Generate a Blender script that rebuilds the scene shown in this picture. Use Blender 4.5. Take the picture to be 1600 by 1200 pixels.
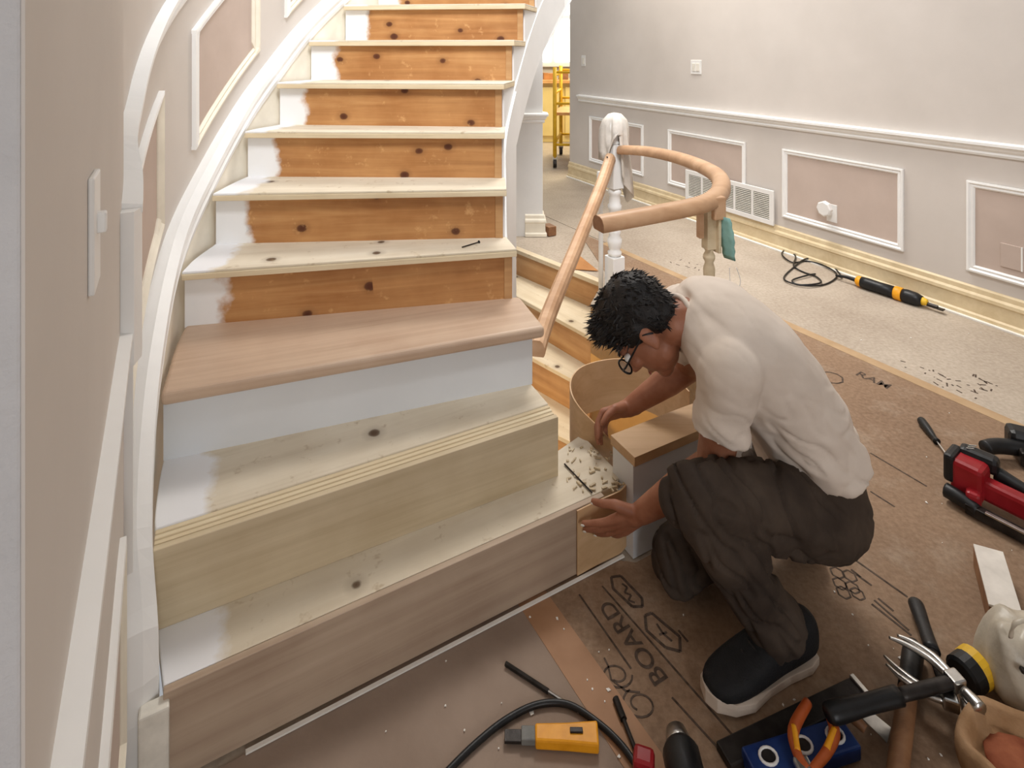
import bpy, bmesh, math, random
from mathutils import Vector, Matrix, Euler
random.seed(7)
sc = bpy.context.scene
for o in list(bpy.data.objects): bpy.data.objects.remove(o)
C = sc.collection

# ------------------------------------------------------------------ camera, world, lights, exposure
F, Y0, H = 900.0, 82.0, 1.4            # focal length in pixels, horizon row, eye height
cam = bpy.data.cameras.new('camera'); cam.lens = 36 * F / 1600; cam.sensor_width = 36
cam.shift_y = -(600 - Y0) / 1600; cam.clip_start = 0.02
co = bpy.data.objects.new('camera', cam); C.objects.link(co)
co.location = (0, 0, H); co.rotation_euler = (math.pi / 2, 0, 0); sc.camera = co
w = bpy.data.worlds.new('world'); sc.world = w; w.use_nodes = True
w.node_tree.nodes['Background'].inputs[0].default_value = (0.93, 0.96, 1.0, 1)
w.node_tree.nodes['Background'].inputs[1].default_value = 0.30
def area(name, loc, target, size, power, col, spread=180):
    l = bpy.data.lights.new(name, 'AREA'); l.energy = power; l.size = size[0]; l.size_y = size[1]; l.shape = 'RECTANGLE'; l.color = col; l.spread = math.radians(spread)
    o = bpy.data.objects.new(name, l); C.objects.link(o); o.location = loc
    o.rotation_euler = (Vector(target) - Vector(loc)).to_track_quat('-Z', 'Y').to_euler()
    return o
area('hall_ceiling_light', (0.9, 4.3, 4.2), (1.3, 4.1, 0.0), (1.4, 1.4), 62, (1.0, 0.955, 0.9), 130)
area('stair_fill_light', (0.1, -0.2, 4.5), (-0.6, 2.5, 1.1), (1.8, 1.2), 68, (0.97, 0.98, 1.0), 110)  # added narrow light brightening the upper stairs; no window stands there
area('kitchen_lamp', (1.2, 8.0, 2.5), (1.0, 8.0, 0), (1.4, 1.4), 75, (1.0, 0.86, 0.58))
area('basement_lamp', (-0.35, 2.9, -0.35), (0.45, 2.9, -0.75), (0.25, 0.25), 2.2, (1.0, 0.72, 0.38))
area('front_fill_light', (1.3, -2.1, 1.5), (-0.2, 0.8, 1.0), (0.9, 1.6), 29, (0.95, 0.97, 1.0))  # added fill from behind the camera for the left wall; no door exists
sc.view_settings.view_transform = 'Standard'; sc.view_settings.look = 'None'
sc.view_settings.gamma = 1.0; sc.view_settings.use_curve_mapping = False
sc.view_settings.exposure = 0.45

# ------------------------------------------------------------------ helpers
def P(px, py, h=0.0):                   # photo pixel on the horizontal plane of height h
    s = (py - Y0) / (H - h); return Vector(((px - 800) / s, F / s, h))
def Q(px, py, y):                       # photo pixel at depth y
    s = F / y; return Vector(((px - 800) / s, y, H - (py - Y0) / s))
def srgb(c):
    return tuple(((v / 255) / 12.92 if v <= 10 else (((v / 255) + 0.055) / 1.055) ** 2.4) for v in c) + (1,)
def link(o, parent=None):
    C.objects.link(o)
    if parent is not None:
        o.parent = parent
        o.matrix_parent_inverse = world_m(parent).inverted()
    return o
def world_m(o):
    m = o.matrix_basis.copy()
    if o.parent: m = world_m(o.parent) @ o.matrix_parent_inverse @ m
    return m
def tag(o, label=None, cat=None, group=None, kind=None):
    if label: o['label'] = label
    if cat: o['category'] = cat
    if group: o['group'] = group
    if kind: o['kind'] = kind
    return o
def thing(name, loc, label, cat, group=None):
    o = bpy.data.objects.new(name, None); o.empty_display_size = 0.05; o.location = loc; C.objects.link(o)
    return tag(o, label, cat, group)
class MB:
    def __init__(s): s.v = []; s.f = []
    def add(s, vs, fs):
        b = len(s.v); s.v += [Vector(v) for v in vs]; s.f += [tuple(b + i for i in f) for f in fs]; return s
    def box(s, c, size, m=None):
        x, y, z = [k / 2 for k in size]; vs = []
        for dz in (-z, z):
            for dx, dy in ((-x, -y), (x, -y), (x, y), (-x, y)):
                p = Vector((dx, dy, dz)); p = (m @ p) if m else p; vs.append(Vector(c) + p)
        return s.add(vs, [(3, 2, 1, 0), (4, 5, 6, 7), (0, 1, 5, 4), (1, 2, 6, 5), (2, 3, 7, 6), (3, 0, 4, 7)])
    def prism(s, pts, z0, z1):           # counter-clockwise plan outline
        n = len(pts); vs = [(p[0], p[1], z0) for p in pts] + [(p[0], p[1], z1) for p in pts]
        fs = [tuple(range(n - 1, -1, -1)), tuple(range(n, 2 * n))] + [(i, (i + 1) % n, n + (i + 1) % n, n + i) for i in range(n)]
        return s.add(vs, fs)
    def rings(s, rings, cap=True, closed=False):
        n = len(rings[0]); vs = [v for r in rings for v in r]; fs = []
        m = len(rings)
        for i in range(m if closed else m - 1):
            a = i * n; b = ((i + 1) % m) * n
            for k in range(n): fs.append((a + k, a + (k + 1) % n, b + (k + 1) % n, b + k))
        if cap and not closed: fs += [tuple(range(n - 1, -1, -1)), tuple(range((m - 1) * n, m * n))]
        return s.add(vs, fs)
    def tube(s, path, r, n=10, closed=False, flat=1.0):
        path = [Vector(p) for p in path]; m = len(path)
        rs = r if isinstance(r, (list, tuple)) else [r] * m
        out = []; up = Vector((0, 0, 1))
        for i, p in enumerate(path):
            a = path[(i - 1) % m] if (closed or i > 0) else p
            b = path[(i + 1) % m] if (closed or i < m - 1) else p
            t = (b - a).normalized()
            u = t.cross(up)
            if u.length < 0.05: u = t.cross(Vector((0, 1, 0)))
            u.normalize(); v = u.cross(t)
            out.append([p + (u * math.cos(2 * math.pi * k / n) + v * flat * math.sin(2 * math.pi * k / n)) * rs[i] for k in range(n)])
        return s.rings(out, True, closed)
    def lathe(s, prof, base, axis=(0, 0, 1), n=16):   # prof: (radius, height)
        ax = Vector(axis).normalized(); u = ax.orthogonal().normalized(); v = ax.cross(u); base = Vector(base)
        return s.rings([[base + ax * h + (u * math.cos(2 * math.pi * k / n) + v * math.sin(2 * math.pi * k / n)) * r for k in range(n)] for r, h in prof])
    def ell(s, c, rad, m=None, nu=16, nv=10):
        c = Vector(c); rr = []
        for j in range(nv + 1):
            a = -math.pi / 2 + math.pi * j / nv; cr = max(math.cos(a), 0.02)
            ring = []
            for k in range(nu):
                p = Vector((rad[0] * cr * math.cos(2 * math.pi * k / nu), rad[1] * cr * math.sin(2 * math.pi * k / nu), rad[2] * math.sin(a)))
                ring.append(c + (m @ p if m else p))
            rr.append(ring)
        return s.rings(rr)
    def cap(s, a, b, ra, rb, n=14):      # tapered capsule
        a = Vector(a); b = Vector(b); d = (b - a); L = d.length; t = d.normalized(); prof = []
        for k in range(5):
            q = math.pi / 2 * k / 4; prof.append((max(ra * math.sin(q), ra * 0.05), -ra * math.cos(q)))
        for k in range(5):
            q = math.pi / 2 * k / 4; prof.append((max(rb * math.cos(q), rb * 0.05), L + rb * math.sin(q)))
        return s.lathe(prof, a, t, n)
    def sweep(s, pts, nrm, prof, cap=True):          # prof: (out, up) closed polygon, nrm: plan normals into the room
        return s.rings([[Vector(p) + Vector(n) * o + Vector((0, 0, u)) for o, u in prof] for p, n in zip(pts, nrm)], cap)
    def mesh(s, name):
        me = bpy.data.meshes.new(name); me.from_pydata([tuple(v) for v in s.v], [], s.f)
        bm = bmesh.new(); bm.from_mesh(me); bmesh.ops.recalc_face_normals(bm, faces=bm.faces); bm.to_mesh(me); bm.free()
        return me
    def build(s, name, mat, parent=None, smooth=False, bevel=0, origin=None, rotz=0, remesh=0, smit=6, subdiv=0, noise=None):
        org = Vector(origin) if origin is not None else Vector((0, 0, 0))
        R = Matrix.Rotation(-rotz, 4, 'Z')
        if origin is not None: s.v = [R @ (v - org) for v in s.v]
        me = s.mesh(name)
        o = bpy.data.objects.new(name, me); o.location = org; o.rotation_euler.z = rotz
        if mat: me.materials.append(mat)
        link(o, parent)
        if remesh:
            md = o.modifiers.new('r', 'REMESH'); md.mode = 'VOXEL'; md.voxel_size = remesh
            if smit: sm = o.modifiers.new('s', 'SMOOTH'); sm.factor = 0.5; sm.iterations = smit
            apply_mods(o); smooth = True
        if noise:
            disp(o.data, *noise)
        if bevel:
            md = o.modifiers.new('bevel', 'BEVEL'); md.width = bevel; md.segments = 2; md.limit_method = 'ANGLE'
        if subdiv:
            md = o.modifiers.new('sub', 'SUBSURF'); md.levels = subdiv; md.render_levels = subdiv; smooth = True
        if smooth: o.data.polygons.foreach_set('use_smooth', [True] * len(o.data.polygons))
        return o
from mathutils import noise as mnoise
def disp(me, amp, scale, seed=0):
    ns = [v.normal.copy() for v in me.vertices]
    for v, n in zip(me.vertices, ns):
        v.co = v.co + n * amp * mnoise.noise(Vector(v.co) * scale + Vector((seed, seed * 2, 0)))
def apply_mods(o):
    dg = bpy.context.evaluated_depsgraph_get(); dg.update()
    ev = o.evaluated_get(dg); me = bpy.data.meshes.new_from_object(ev)
    o.modifiers.clear(); old = o.data; o.data = me; me.name = old.name
def cat(pts, n=8, closed=False):         # Catmull-Rom
    pts = [Vector(p) for p in pts]; out = []
    m = len(pts)
    for i in range(m - 1):
        p0 = pts[max(i - 1, 0)]; p1 = pts[i]; p2 = pts[i + 1]; p3 = pts[min(i + 2, m - 1)]
        for k in range(n):
            t = k / n
            out.append(0.5 * ((2 * p1) + (p2 - p0) * t + (2 * p0 - 5 * p1 + 4 * p2 - p3) * t * t + (3 * p1 - p0 - 3 * p2 + p3) * t ** 3))
    return out + [pts[-1]]

# ------------------------------------------------------------------ materials
MT = {}
class NT:
    def __init__(s, name):
        s.m = bpy.data.materials.new(name); s.m.use_nodes = True; s.t = s.m.node_tree; s.b = s.t.nodes['Principled BSDF']
    def n(s, typ, **kw):
        nd = s.t.nodes.new(typ)
        for k, v in kw.items(): setattr(nd, k, v)
        return nd
    def l(s, a, b): s.t.links.new(a, b)
    def coords(s, scale=(1, 1, 1), rand=0.0):
        tc = s.n('ShaderNodeTexCoord'); mp = s.n('ShaderNodeMapping'); mp.inputs['Scale'].default_value = scale
        s.l(tc.outputs['Object'], mp.inputs['Vector'])
        if rand:
            oi = s.n('ShaderNodeObjectInfo'); mu = s.n('ShaderNodeMath', operation='MULTIPLY'); mu.inputs[1].default_value = rand
            cx = s.n('ShaderNodeCombineXYZ'); s.l(oi.outputs['Random'], mu.inputs[0])
            for i in range(3): s.l(mu.outputs[0], cx.inputs[i])
            s.l(cx.outputs[0], mp.inputs['Location'])
        return mp.outputs[0]
    def noise(s, vec, scale=1, detail=4, rough=0.55, dist=0):
        nd = s.n('ShaderNodeTexNoise'); nd.inputs['Scale'].default_value = scale; nd.inputs['Detail'].default_value = detail
        nd.inputs['Roughness'].default_value = rough; nd.inputs['Distortion'].default_value = dist; s.l(vec, nd.inputs['Vector']); return nd.outputs[0]
    def ramp(s, fac, stops):
        r = s.n('ShaderNodeValToRGB'); e = r.color_ramp.elements
        while len(e) < len(stops): e.new(0.5)
        for el, (p, c) in zip(e, stops): el.position = p; el.color = c if len(c) == 4 else srgb(c)
        s.l(fac, r.inputs[0]); return r.outputs[0]
    def mix(s, fac, a, b, typ='MIX'):
        m = s.n('ShaderNodeMix', data_type='RGBA', blend_type=typ)
        for v, i in ((fac, 0), (a, 6), (b, 7)):
            if hasattr(v, 'is_linked'): s.l(v, m.inputs[i])
            elif i == 0: m.inputs[0].default_value = v
            else: m.inputs[i].default_value = v if len(v) == 4 else srgb(v)
        return m.outputs[2]
    def math(s, op, a, b=0.0):
        m = s.n('ShaderNodeMath', operation=op)
        for i, v in enumerate((a, b)):
            if hasattr(v, 'is_linked'): s.l(v, m.inputs[i])
            else: m.inputs[i].default_value = v
        return m.outputs[0]
    def bump(s, h, strength=0.2, dist=0.01):
        b = s.n('ShaderNodeBump'); b.inputs['Strength'].default_value = strength; b.inputs['Distance'].default_value = dist
        s.l(h, b.inputs['Height']); s.l(b.outputs[0], s.b.inputs['Normal'])
    def out(s, col, rough=0.6, metal=0.0, spec=0.4):
        if hasattr(col, 'is_linked'): s.l(col, s.b.inputs['Base Color'])
        else: s.b.inputs['Base Color'].default_value = srgb(col)
        s.b.inputs['Roughness'].default_value = rough; s.b.inputs['Metallic'].default_value = metal
        s.b.inputs['Specular IOR Level'].default_value = spec
        return s.m
def plain(name, col, rough=0.6, var=8, scale=6, bump=0.1, metal=0.0, bscale=60, spec=0.4):
    t = NT(name); v = t.coords(); n = t.noise(v, scale, 5)
    lo = [max(0, c - var) for c in col]; hi = [min(255, c + var) for c in col]
    c = t.ramp(n, [(0.3, lo), (0.7, hi)])
    if bump: t.bump(t.noise(v, bscale, 3), bump, 0.004)
    MT[name] = t.out(c, rough, metal, spec); return MT[name]
def wood(name, c_dark, c_mid, c_light, rough=0.55, sx=1.2, sz=26, knots=None, paint=None, stain=None, rand=20.0, kax=2):
    t = NT(name); v = t.coords((sx, sz, sz), rand)
    g = t.noise(v, 1.0, 6, 0.6, 0.6); col = t.ramp(g, [(0.28, c_dark), (0.5, c_mid), (0.72, c_light)])
    v2 = t.coords((1, 1, 1), rand)
    blot = t.noise(v2, 5, 4); col = t.mix(0.35, col, t.ramp(blot, [(0.35, c_dark), (0.65, c_light)]))
    if knots:
        kc, dens, size = knots
        vk0 = t.coords((5.5, 5.5, 7.0), rand); sv = t.n('ShaderNodeSeparateXYZ'); t.l(vk0, sv.inputs[0]); cv = t.n('ShaderNodeCombineXYZ'); t.l(sv.outputs[0], cv.inputs[0]); t.l(sv.outputs[kax], cv.inputs[1]); vk = cv.outputs[0]; nz = t.noise(t.coords((30, 30, 30)), 1, 2)
        vo = t.n('ShaderNodeTexVoronoi'); vo.voronoi_dimensions = '2D'; vo.inputs['Scale'].default_value = 1.0; t.l(vk, vo.inputs['Vector'])
        sp = t.n('ShaderNodeSeparateColor'); t.l(vo.outputs['Color'], sp.inputs[0])
        d = t.math('ADD', vo.outputs['Distance'], t.math('MULTIPLY', t.math('SUBTRACT', nz, 0.5), 0.05))
        d = t.math('ADD', d, t.math('MULTIPLY', t.math('LESS_THAN', sp.outputs[0], dens), 1.0))
        d = t.math('SUBTRACT', d, t.math('MULTIPLY', sp.outputs[1], size * 0.8))
        col = t.mix(t.ramp(d, [(0.0, (1, 1, 1, 1)), (size, (0.9, 0.9, 0.9, 1)), (size + 0.03, (0.25, 0.25, 0.25, 1)), (size + 0.14, (0, 0, 0, 1))]), col, kc)
    if stain:
        sc_, amt = stain; sn = t.noise(v2, 18, 3, 0.7); col = t.mix(t.ramp(sn, [(0.62, (0, 0, 0, 1)), (0.72, (amt, amt, amt, 1))]), col, sc_)
    if paint:
        pc, x0 = paint
        tc = t.n('ShaderNodeTexCoord'); sx_ = t.n('ShaderNodeSeparateXYZ'); t.l(tc.outputs['Object'], sx_.inputs[0])
        nn = t.noise(v2, 9, 5); e = t.math('ADD', sx_.outputs[0], t.math('MULTIPLY', t.math('SUBTRACT', nn, 0.5), 0.14))
        col = t.mix(t.ramp(e, [(x0, (1, 1, 1, 1)), (x0 + 0.028, (0, 0, 0, 1))]), col, pc)
    t.bump(g, 0.12, 0.003)
    MT[name] = t.out(col, rough); return MT[name]
plain('wall_paint', (210, 202, 194), 0.75, 4, 2.5, 0.06)
plain('wall_grey', (202, 200, 200), 0.8, 5, 14, 0.35, bscale=180)
plain('panel_paint', (196, 178, 166), 0.8, 5, 5, 0.05)
plain('trim_white', (244, 243, 240), 0.4, 3, 8, 0.05)
plain('trim_worn', (232, 227, 215), 0.55, 12, 22, 0.25)
plain('skirt_and_shade_beige', (238, 230, 212), 0.6, 8, 9, 0.1)  # skirt colour, reused as painted shade on the left panel mouldings
plain('stair_wall_white', (236, 235, 232), 0.7, 4, 4, 0.08)
plain('tan_wall', (206, 158, 92), 0.7, 10, 4, 0.1)
plain('white_board', (226, 229, 232), 0.45, 3, 4, 0.03)
plain('black_plastic', (24, 24, 25), 0.42, 6, 30, 0.15)
plain('dark_metal', (46, 41, 38), 0.45, 16, 25, 0.2, 0.5)
plain('steel', (196, 194, 190), 0.28, 20, 18, 0.08, 1.0)
plain('yellow_plastic', (236, 160, 24), 0.45, 14, 20, 0.15)
plain('red_plastic', (150, 22, 30), 0.38, 14, 14, 0.1)
plain('blue_plastic', (24, 52, 110), 0.45, 14, 20, 0.1)
plain('orange_plastic', (178, 84, 34), 0.5, 14, 20, 0.1)
plain('yellow_metal', (222, 176, 40), 0.5, 14, 12, 0.1)
plain('grey_slot', (120, 120, 116), 0.6, 10, 40, 0.1)
plain('white_plastic', (236, 234, 230), 0.35, 3, 6, 0.0)
plain('rag', (222, 215, 205), 0.9, 12, 16, 0.3)
plain('mask_teal', (132, 176, 168), 0.9, 14, 20, 0.3)
plain('skin', (152, 98, 72), 0.5, 12, 20, 0.12, bscale=150)
plain('hair', (20, 16, 15), 0.5, 8, 60, 0.5, bscale=260)
plain('shoe_black', (16, 16, 18), 0.75, 6, 40, 0.4, bscale=240)
plain('shoe_sole', (204, 188, 172), 0.6, 8, 18, 0.2)
plain('ink', (78, 62, 50), 0.8, 22, 60, 0.0)
plain('tape_brown', (166, 124, 90), 0.6, 8, 8, 0.05)
plain('tape_tan', (178, 148, 112), 0.5, 10, 10, 0.1)
plain('chip_white', (240, 236, 228), 0.8, 6, 20, 0.1)
plain('cabinet_cream', (232, 208, 140), 0.5, 6, 5, 0.05)
plain('bag_plastic', (196, 186, 168), 0.35, 14, 20, 0.3)
plain('leather_tan', (162, 126, 90), 0.8, 18, 14, 0.5)
plain('rust', (132, 66, 34), 0.85, 26, 16, 0.5)
plain('cardboard', (176, 122, 72), 0.8, 10, 8, 0.1)
wood('pine', (150, 98, 52), (180, 126, 74), (204, 156, 102), 0.5, 1.4, 30, knots=((82, 40, 18), 0.42, 0.05), paint=((240, 240, 240), 0.10), stain=((222, 176, 120), 0.5))
wood('pine_plain', (158, 112, 68), (186, 140, 92), (204, 164, 116), 0.5, 1.6, 22, knots=((92, 48, 22), 0.7, 0.04))
wood('rough_tread', (206, 192, 168), (222, 210, 188), (232, 222, 202), 0.75, 1.4, 20, kax=1, knots=((96, 74, 54), 0.72, 0.04), paint=((240, 240, 242), 0.09), stain=((170, 146, 112), 0.55))
wood('bare_tread', (200, 180, 148), (216, 198, 166), (228, 214, 186), 0.75, 1.4, 20, kax=1, knots=((96, 74, 54), 0.7, 0.05), stain=((160, 134, 100), 0.5))
wood('rough_edge', (206, 186, 152), (224, 206, 172), (234, 220, 190), 0.75, 1.4, 40)
wood('oak_new', (182, 152, 128), (200, 172, 148), (212, 188, 164), 0.42, 0.9, 34)
wood('oak_riser', (164, 140, 120), (184, 162, 140), (200, 180, 158), 0.5, 0.9, 30)
wood('oak_pale', (186, 166, 132), (206, 188, 156), (220, 204, 174), 0.55, 0.9, 34)
wood('ply_bend', (188, 150, 108), (206, 170, 128), (218, 184, 144), 0.5, 0.8, 30)
wood('rail_wood', (172, 132, 98), (194, 154, 118), (212, 176, 142), 0.4, 3, 14)
wood('base_wood', (204, 182, 142), (218, 198, 160), (230, 212, 176), 0.45, 0.6, 18)
wood('block_wood', (176, 120, 64), (206, 152, 92), (226, 178, 120), 0.6, 2, 20)
wood('handle_wood', (112, 76, 50), (140, 98, 66), (160, 118, 82), 0.55, 10, 40)
def mk_board():
    t = NT('kraft_board'); v = t.coords()
    a = t.noise(v, 1.6, 6, 0.6); b = t.noise(v, 70, 3, 0.6); c = t.noise(v, 6, 6, 0.7)
    col = t.ramp(a, [(0.3, (130, 102, 78)), (0.7, (152, 122, 95))])
    col = t.mix(t.ramp(c, [(0.52, (0, 0, 0, 1)), (0.72, (0.4, 0.4, 0.4, 1))]), col, (184, 168, 148))   # plaster dust
    col = t.mix(0.22, col, t.ramp(b, [(0.3, (84, 66, 52)), (0.7, (190, 164, 138))]))
    t.bump(b, 0.15, 0.002); MT['kraft'] = t.out(col, 0.75); 
mk_board()
def mk_dusty():
    t = NT('dusty_floor'); v = t.coords()
    a = t.noise(v, 1.8, 6, 0.6); b = t.noise(v, 60, 3, 0.6)
    col = t.ramp(a, [(0.3, (156, 140, 122)), (0.7, (186, 172, 154))]); col = t.mix(0.2, col, t.ramp(b, [(0.3, (120, 104, 90)), (0.7, (224, 212, 198))]))
    t.bump(b, 0.15, 0.002); MT['dusty'] = t.out(col, 0.7)
mk_dusty()
plain('grey_kraft', (150, 130, 114), .75, 12, 3, .2, bscale=90)
def mk_cloth(name, c0, c1, fold, rough=0.85, wave=30):
    t = NT(name); v = t.coords(); n = t.noise(v, 7, 5); f = t.noise(t.coords((16, 9, 16)), 1.0, 2, 0.5, 0.0); k = t.noise(v, 420, 2)
    t.bump(t.math('ADD', t.math('MULTIPLY', f, 1.0), t.math('MULTIPLY', k, 0.03)), fold, 0.02)
    MT[name] = t.out(t.ramp(n, [(0.3, c0), (0.7, c1)]), rough, spec=0.2)
mk_cloth('tshirt', (218, 204, 190), (230, 217, 204), 0.25)
mk_cloth('trousers', (54, 45, 39), (84, 72, 62), 0.5)
def mk_emit():
    t = NT('daylit_pane'); t.b.inputs['Emission Color'].default_value = (0.93, 0.98, 1, 1); t.b.inputs['Emission Strength'].default_value = 1.5
    MT['pane'] = t.out((235, 245, 250), 0.3)
    t = NT('lens'); t.b.inputs['Transmission Weight'].default_value = 0.85; t.b.inputs['IOR'].default_value = 1.1; MT['lens'] = t.out((235, 238, 240), 0.05)
mk_emit()
M = MT
u_hall = Vector((-0.47, 0.883, 0)); v_hall = Vector((0.883, 0.47, 0))

# ------------------------------------------------------------------ plan of the stairs
RISE = 0.182
Lc = [(-.662, 1.093), (-.761, 1.2235), (-.885, 1.461), (-1.015, 1.785), (-1.04, 2.022), (-1.044, 2.275), (-.992, 2.46), (-.928, 2.66), (-.838, 2.90), (-.735, 3.17), (-.60, 3.42), (-.44, 3.66)]
Rc = [(.171, 1.538), (.126, 1.671), (.064, 1.80), (.0, 1.99), (-.033, 2.09), (-.04, 2.25), (-.042, 2.38), (.0, 2.60), (.054, 2.82), (.118, 3.03), (.2, 3.22), (.3, 3.4)]
Lc = [Vector(p + (0,)) for p in Lc]; Rc = [Vector(p + (0,)) for p in Rc]
def plan_normals(pts, side=1):
    out = []
    for i in range(len(pts)):
        a = pts[max(i - 1, 0)]; b = pts[min(i + 1, len(pts) - 1)]; t = (b - a); t.z = 0; t.normalize()
        out.append(Vector((t.y, -t.x, 0)) * side)          # right-hand side of the travel direction
    return out
# outer wall: straight run beside the hall, then curving with the stairs
ln = plan_normals(Lc)
Wc = [Vector((-.273, .323, 0)), Vector((-.40, .534, 0)), Vector((-.53, .75, 0)), Vector((-.64, .932, 0))] + [l - n * 0.06 for l, n in zip(Lc, ln)]
Wc[4] = Vector((-.737, 1.093, 0))
Wp = cat(Wc, 8); Wn = plan_normals(Wp)
Lp = cat(Lc, 8)
def wall_pt(i):                          # continuous index into Wp
    k = max(0, min(int(i), len(Wp) - 2)); f = i - k; return Wp[k].lerp(Wp[k + 1], f), Wn[k].lerp(Wn[k + 1], f).normalized()
def nose_h(i):                           # nosing-line height beside wall point i (4 control points precede the first riser)
    return (i / 8 - 4 + 1) * RISE
def wall_range(i0, i1, n):
    return [i0 + (i1 - i0) * k / n for k in range(n + 1)]

# ------------------------------------------------------------------ structure
def struct(o, label=None): o['kind'] = 'structure'; return tag(o, label)
# floor slab with the opening of the basement stairwell
hole = [(0.0, 4.19), (.56, 3.53), (.44, 3.22), (.62, 2.95), (.80, 2.5), (.87, 2.2), (.86, 2.0), (.76, 1.87)]
fl = [(-1.3, -2.2), (5.2, -2.2), (5.2, 11.0), (-2.5, 11.0), (-2.5, 4.19)] + hole + [(.33, 1.66), (-.70, 1.11), (-1.3, 0.75)]
mb = MB(); mb.prism(fl, -0.28, -0.004)
struct(mb.build('floor', M['dusty']), 'dusty hall floor')
# unseen slab overhead and back wall, added to dim the near floor
struct(MB().prism([(-3, -2.3), (5, -2.3), (5, .8), (-3, .8)], 2.55, 2.8).build('ceiling_blocker', M['wall_paint']), 'unseen low slab added to shade the near end of the hall')
struct(MB().prism([(-3, -2.4), (5, -2.4), (5, -2.25), (-3, -2.25)], -.25, 2.8).build('wall_blocker', M['wall_paint']), 'unseen wall added behind the photographer to block light')
# left wall as a curved slab
mb = MB(); prof = [(0, -0.3), (0, 3.6), (-0.12, 3.6), (-0.12, -0.3)]
mb.sweep(Wp, Wn, prof); wl = struct(mb.build('wall_left', M['wall_paint'], smooth=False), 'greige wall curving up beside the stairs')
wl.data.polygons.foreach_set('use_smooth', [True] * len(wl.data.polygons))
md = wl.modifiers.new('e', 'EDGE_SPLIT'); md.split_angle = math.radians(40)
c0 = Wp[0]; d0 = Wn[0] * -1
mb = MB(); q = [c0 + d0 * 0.0015, c0 + d0 * 0.9, c0 + d0 * 0.9 + Vector((-.5, .86, 0)) * 0.1, c0 + Vector((-.515, .857, 0)) * 0.1 + d0 * 0.0015]
mb.prism([p - Vector((-.515, .857, 0)) * 0.0015 for p in q], -0.3, 3.6)
struct(mb.build('wall_front', M['wall_grey'], bevel=0.002), 'grey textured wall end beside the near corner')
# right wall
A_r = Vector((.742, 6.36, 0)); d_r = Vector((1.803, -3.497, 0)).normalized(); n_r = Vector((-d_r.y, d_r.x, 0)) * -1   # n_r into the room
def rw_t(px):
    a = (px - 800) / F; return (A_r.y * a - A_r.x) / (d_r.x - d_r.y * a)
def rw(t, z, out=0.0): return A_r + d_r * t + n_r * out + Vector((0, 0, z))
def rw_z(px, py):
    p = A_r + d_r * rw_t(px); return H - (py - Y0) * p.y / F
ang_r = math.atan2(d_r.y, d_r.x)
t_end = rw_t(890)
mb = MB(); q = [rw(t_end, 0), rw(8.5, 0), rw(8.5, 0, -0.14), rw(t_end, 0, -0.14)]
mb.prism([(p.x, p.y) for p in q][::-1], -0.25, 3.6)
struct(mb.build('wall_right', M['wall_paint'], bevel=0.004), 'greige hall wall with panel mouldings')
def rsweep(t0, t1, prof):
    m = MB(); return m.sweep([rw(t0, 0), rw(t1, 0)], [n_r, n_r], prof)
rail_prof = [(0, .862), (.010, .862), (.016, .874), (.012, .884), (.026, .898), (.030, .912), (.042, .918), (.042, .932), (0, .938)]
struct(rsweep(rw_t(905), 8.4, rail_prof).build('trim_1', M['trim_white']), 'white chair rail along the hall wall')
base_prof = [(0, 0), (.03, 0), (.03, .022), (.02, .03), (.018, .10), (.026, .108), (.024, .124), (.014, .135), (.012, .158), (0, .166)]
struct(rsweep(t_end, 8.4, base_prof).build('baseboard_right', M['base_wood']), 'unpainted wooden baseboard along the hall wall')
struct(rsweep(t_end, 8.4, [(.03, -.003), (.05, -.003), (.05, .006), (.03, .006)]).build('trim_2', M['chip_white']), 'white joint strip along the baseboard')
fr_prof = [(0, 0), (.016, 0), (.018, .010), (.010, .018), (.013, .028), (.006, .036), (0, .036)]
def mould(path, nrms, inward, mat, parent, name='moulding', k=1.0):   # picture-frame moulding along a path, width growing along 'inward'
    rings = []
    for p, n, w_ in zip(path, nrms, inward):
        rings.append([Vector(p) + Vector(n) * o * k + Vector(w_) * u for o, u in fr_prof])
    return MB().rings(rings).build(name, mat, parent)
def right_panel(k, t0, t1, z0, z1):
    mb = MB(); q = [rw(t0, z0, .0), rw(t1, z0, .0), rw(t1, z1, .0), rw(t0, z1, .0)]
    vs = [p + n_r * o for o in (-.002, .002) for p in q]
    mb.add(vs, [(0, 1, 2, 3), (7, 6, 5, 4), (0, 4, 5, 1), (1, 5, 6, 2), (2, 6, 7, 3), (3, 7, 4, 0)])
    pn = struct(mb.build('trim_%d' % k, M['panel_paint']), 'wall panel with white frame moulding on the hall wall')
    cs = [(t0, z0), (t1, z0), (t1, z1), (t0, z1)]; ins = [(1, 1), (-1, 1), (-1, -1), (1, -1)]
    for i in range(4):
        j = (i + 1) % 4
        mould([rw(*cs[i]), rw(*cs[j])], [n_r] * 2, [d_r * ins[i][0] + Vector((0, 0, ins[i][1])), d_r * ins[j][0] + Vector((0, 0, ins[j][1]))], M['trim_white'], pn)
right_panel(3, rw_t(922), rw_t(1006), .24, .72)
right_panel(4, rw_t(1045), rw_t(1166), .24, .72)
right_panel(5, rw_t(1224), rw_t(1413), .24, .72)
right_panel(6, rw_t(1512), rw_t(1512) + 1.15, .24, .72)
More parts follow.
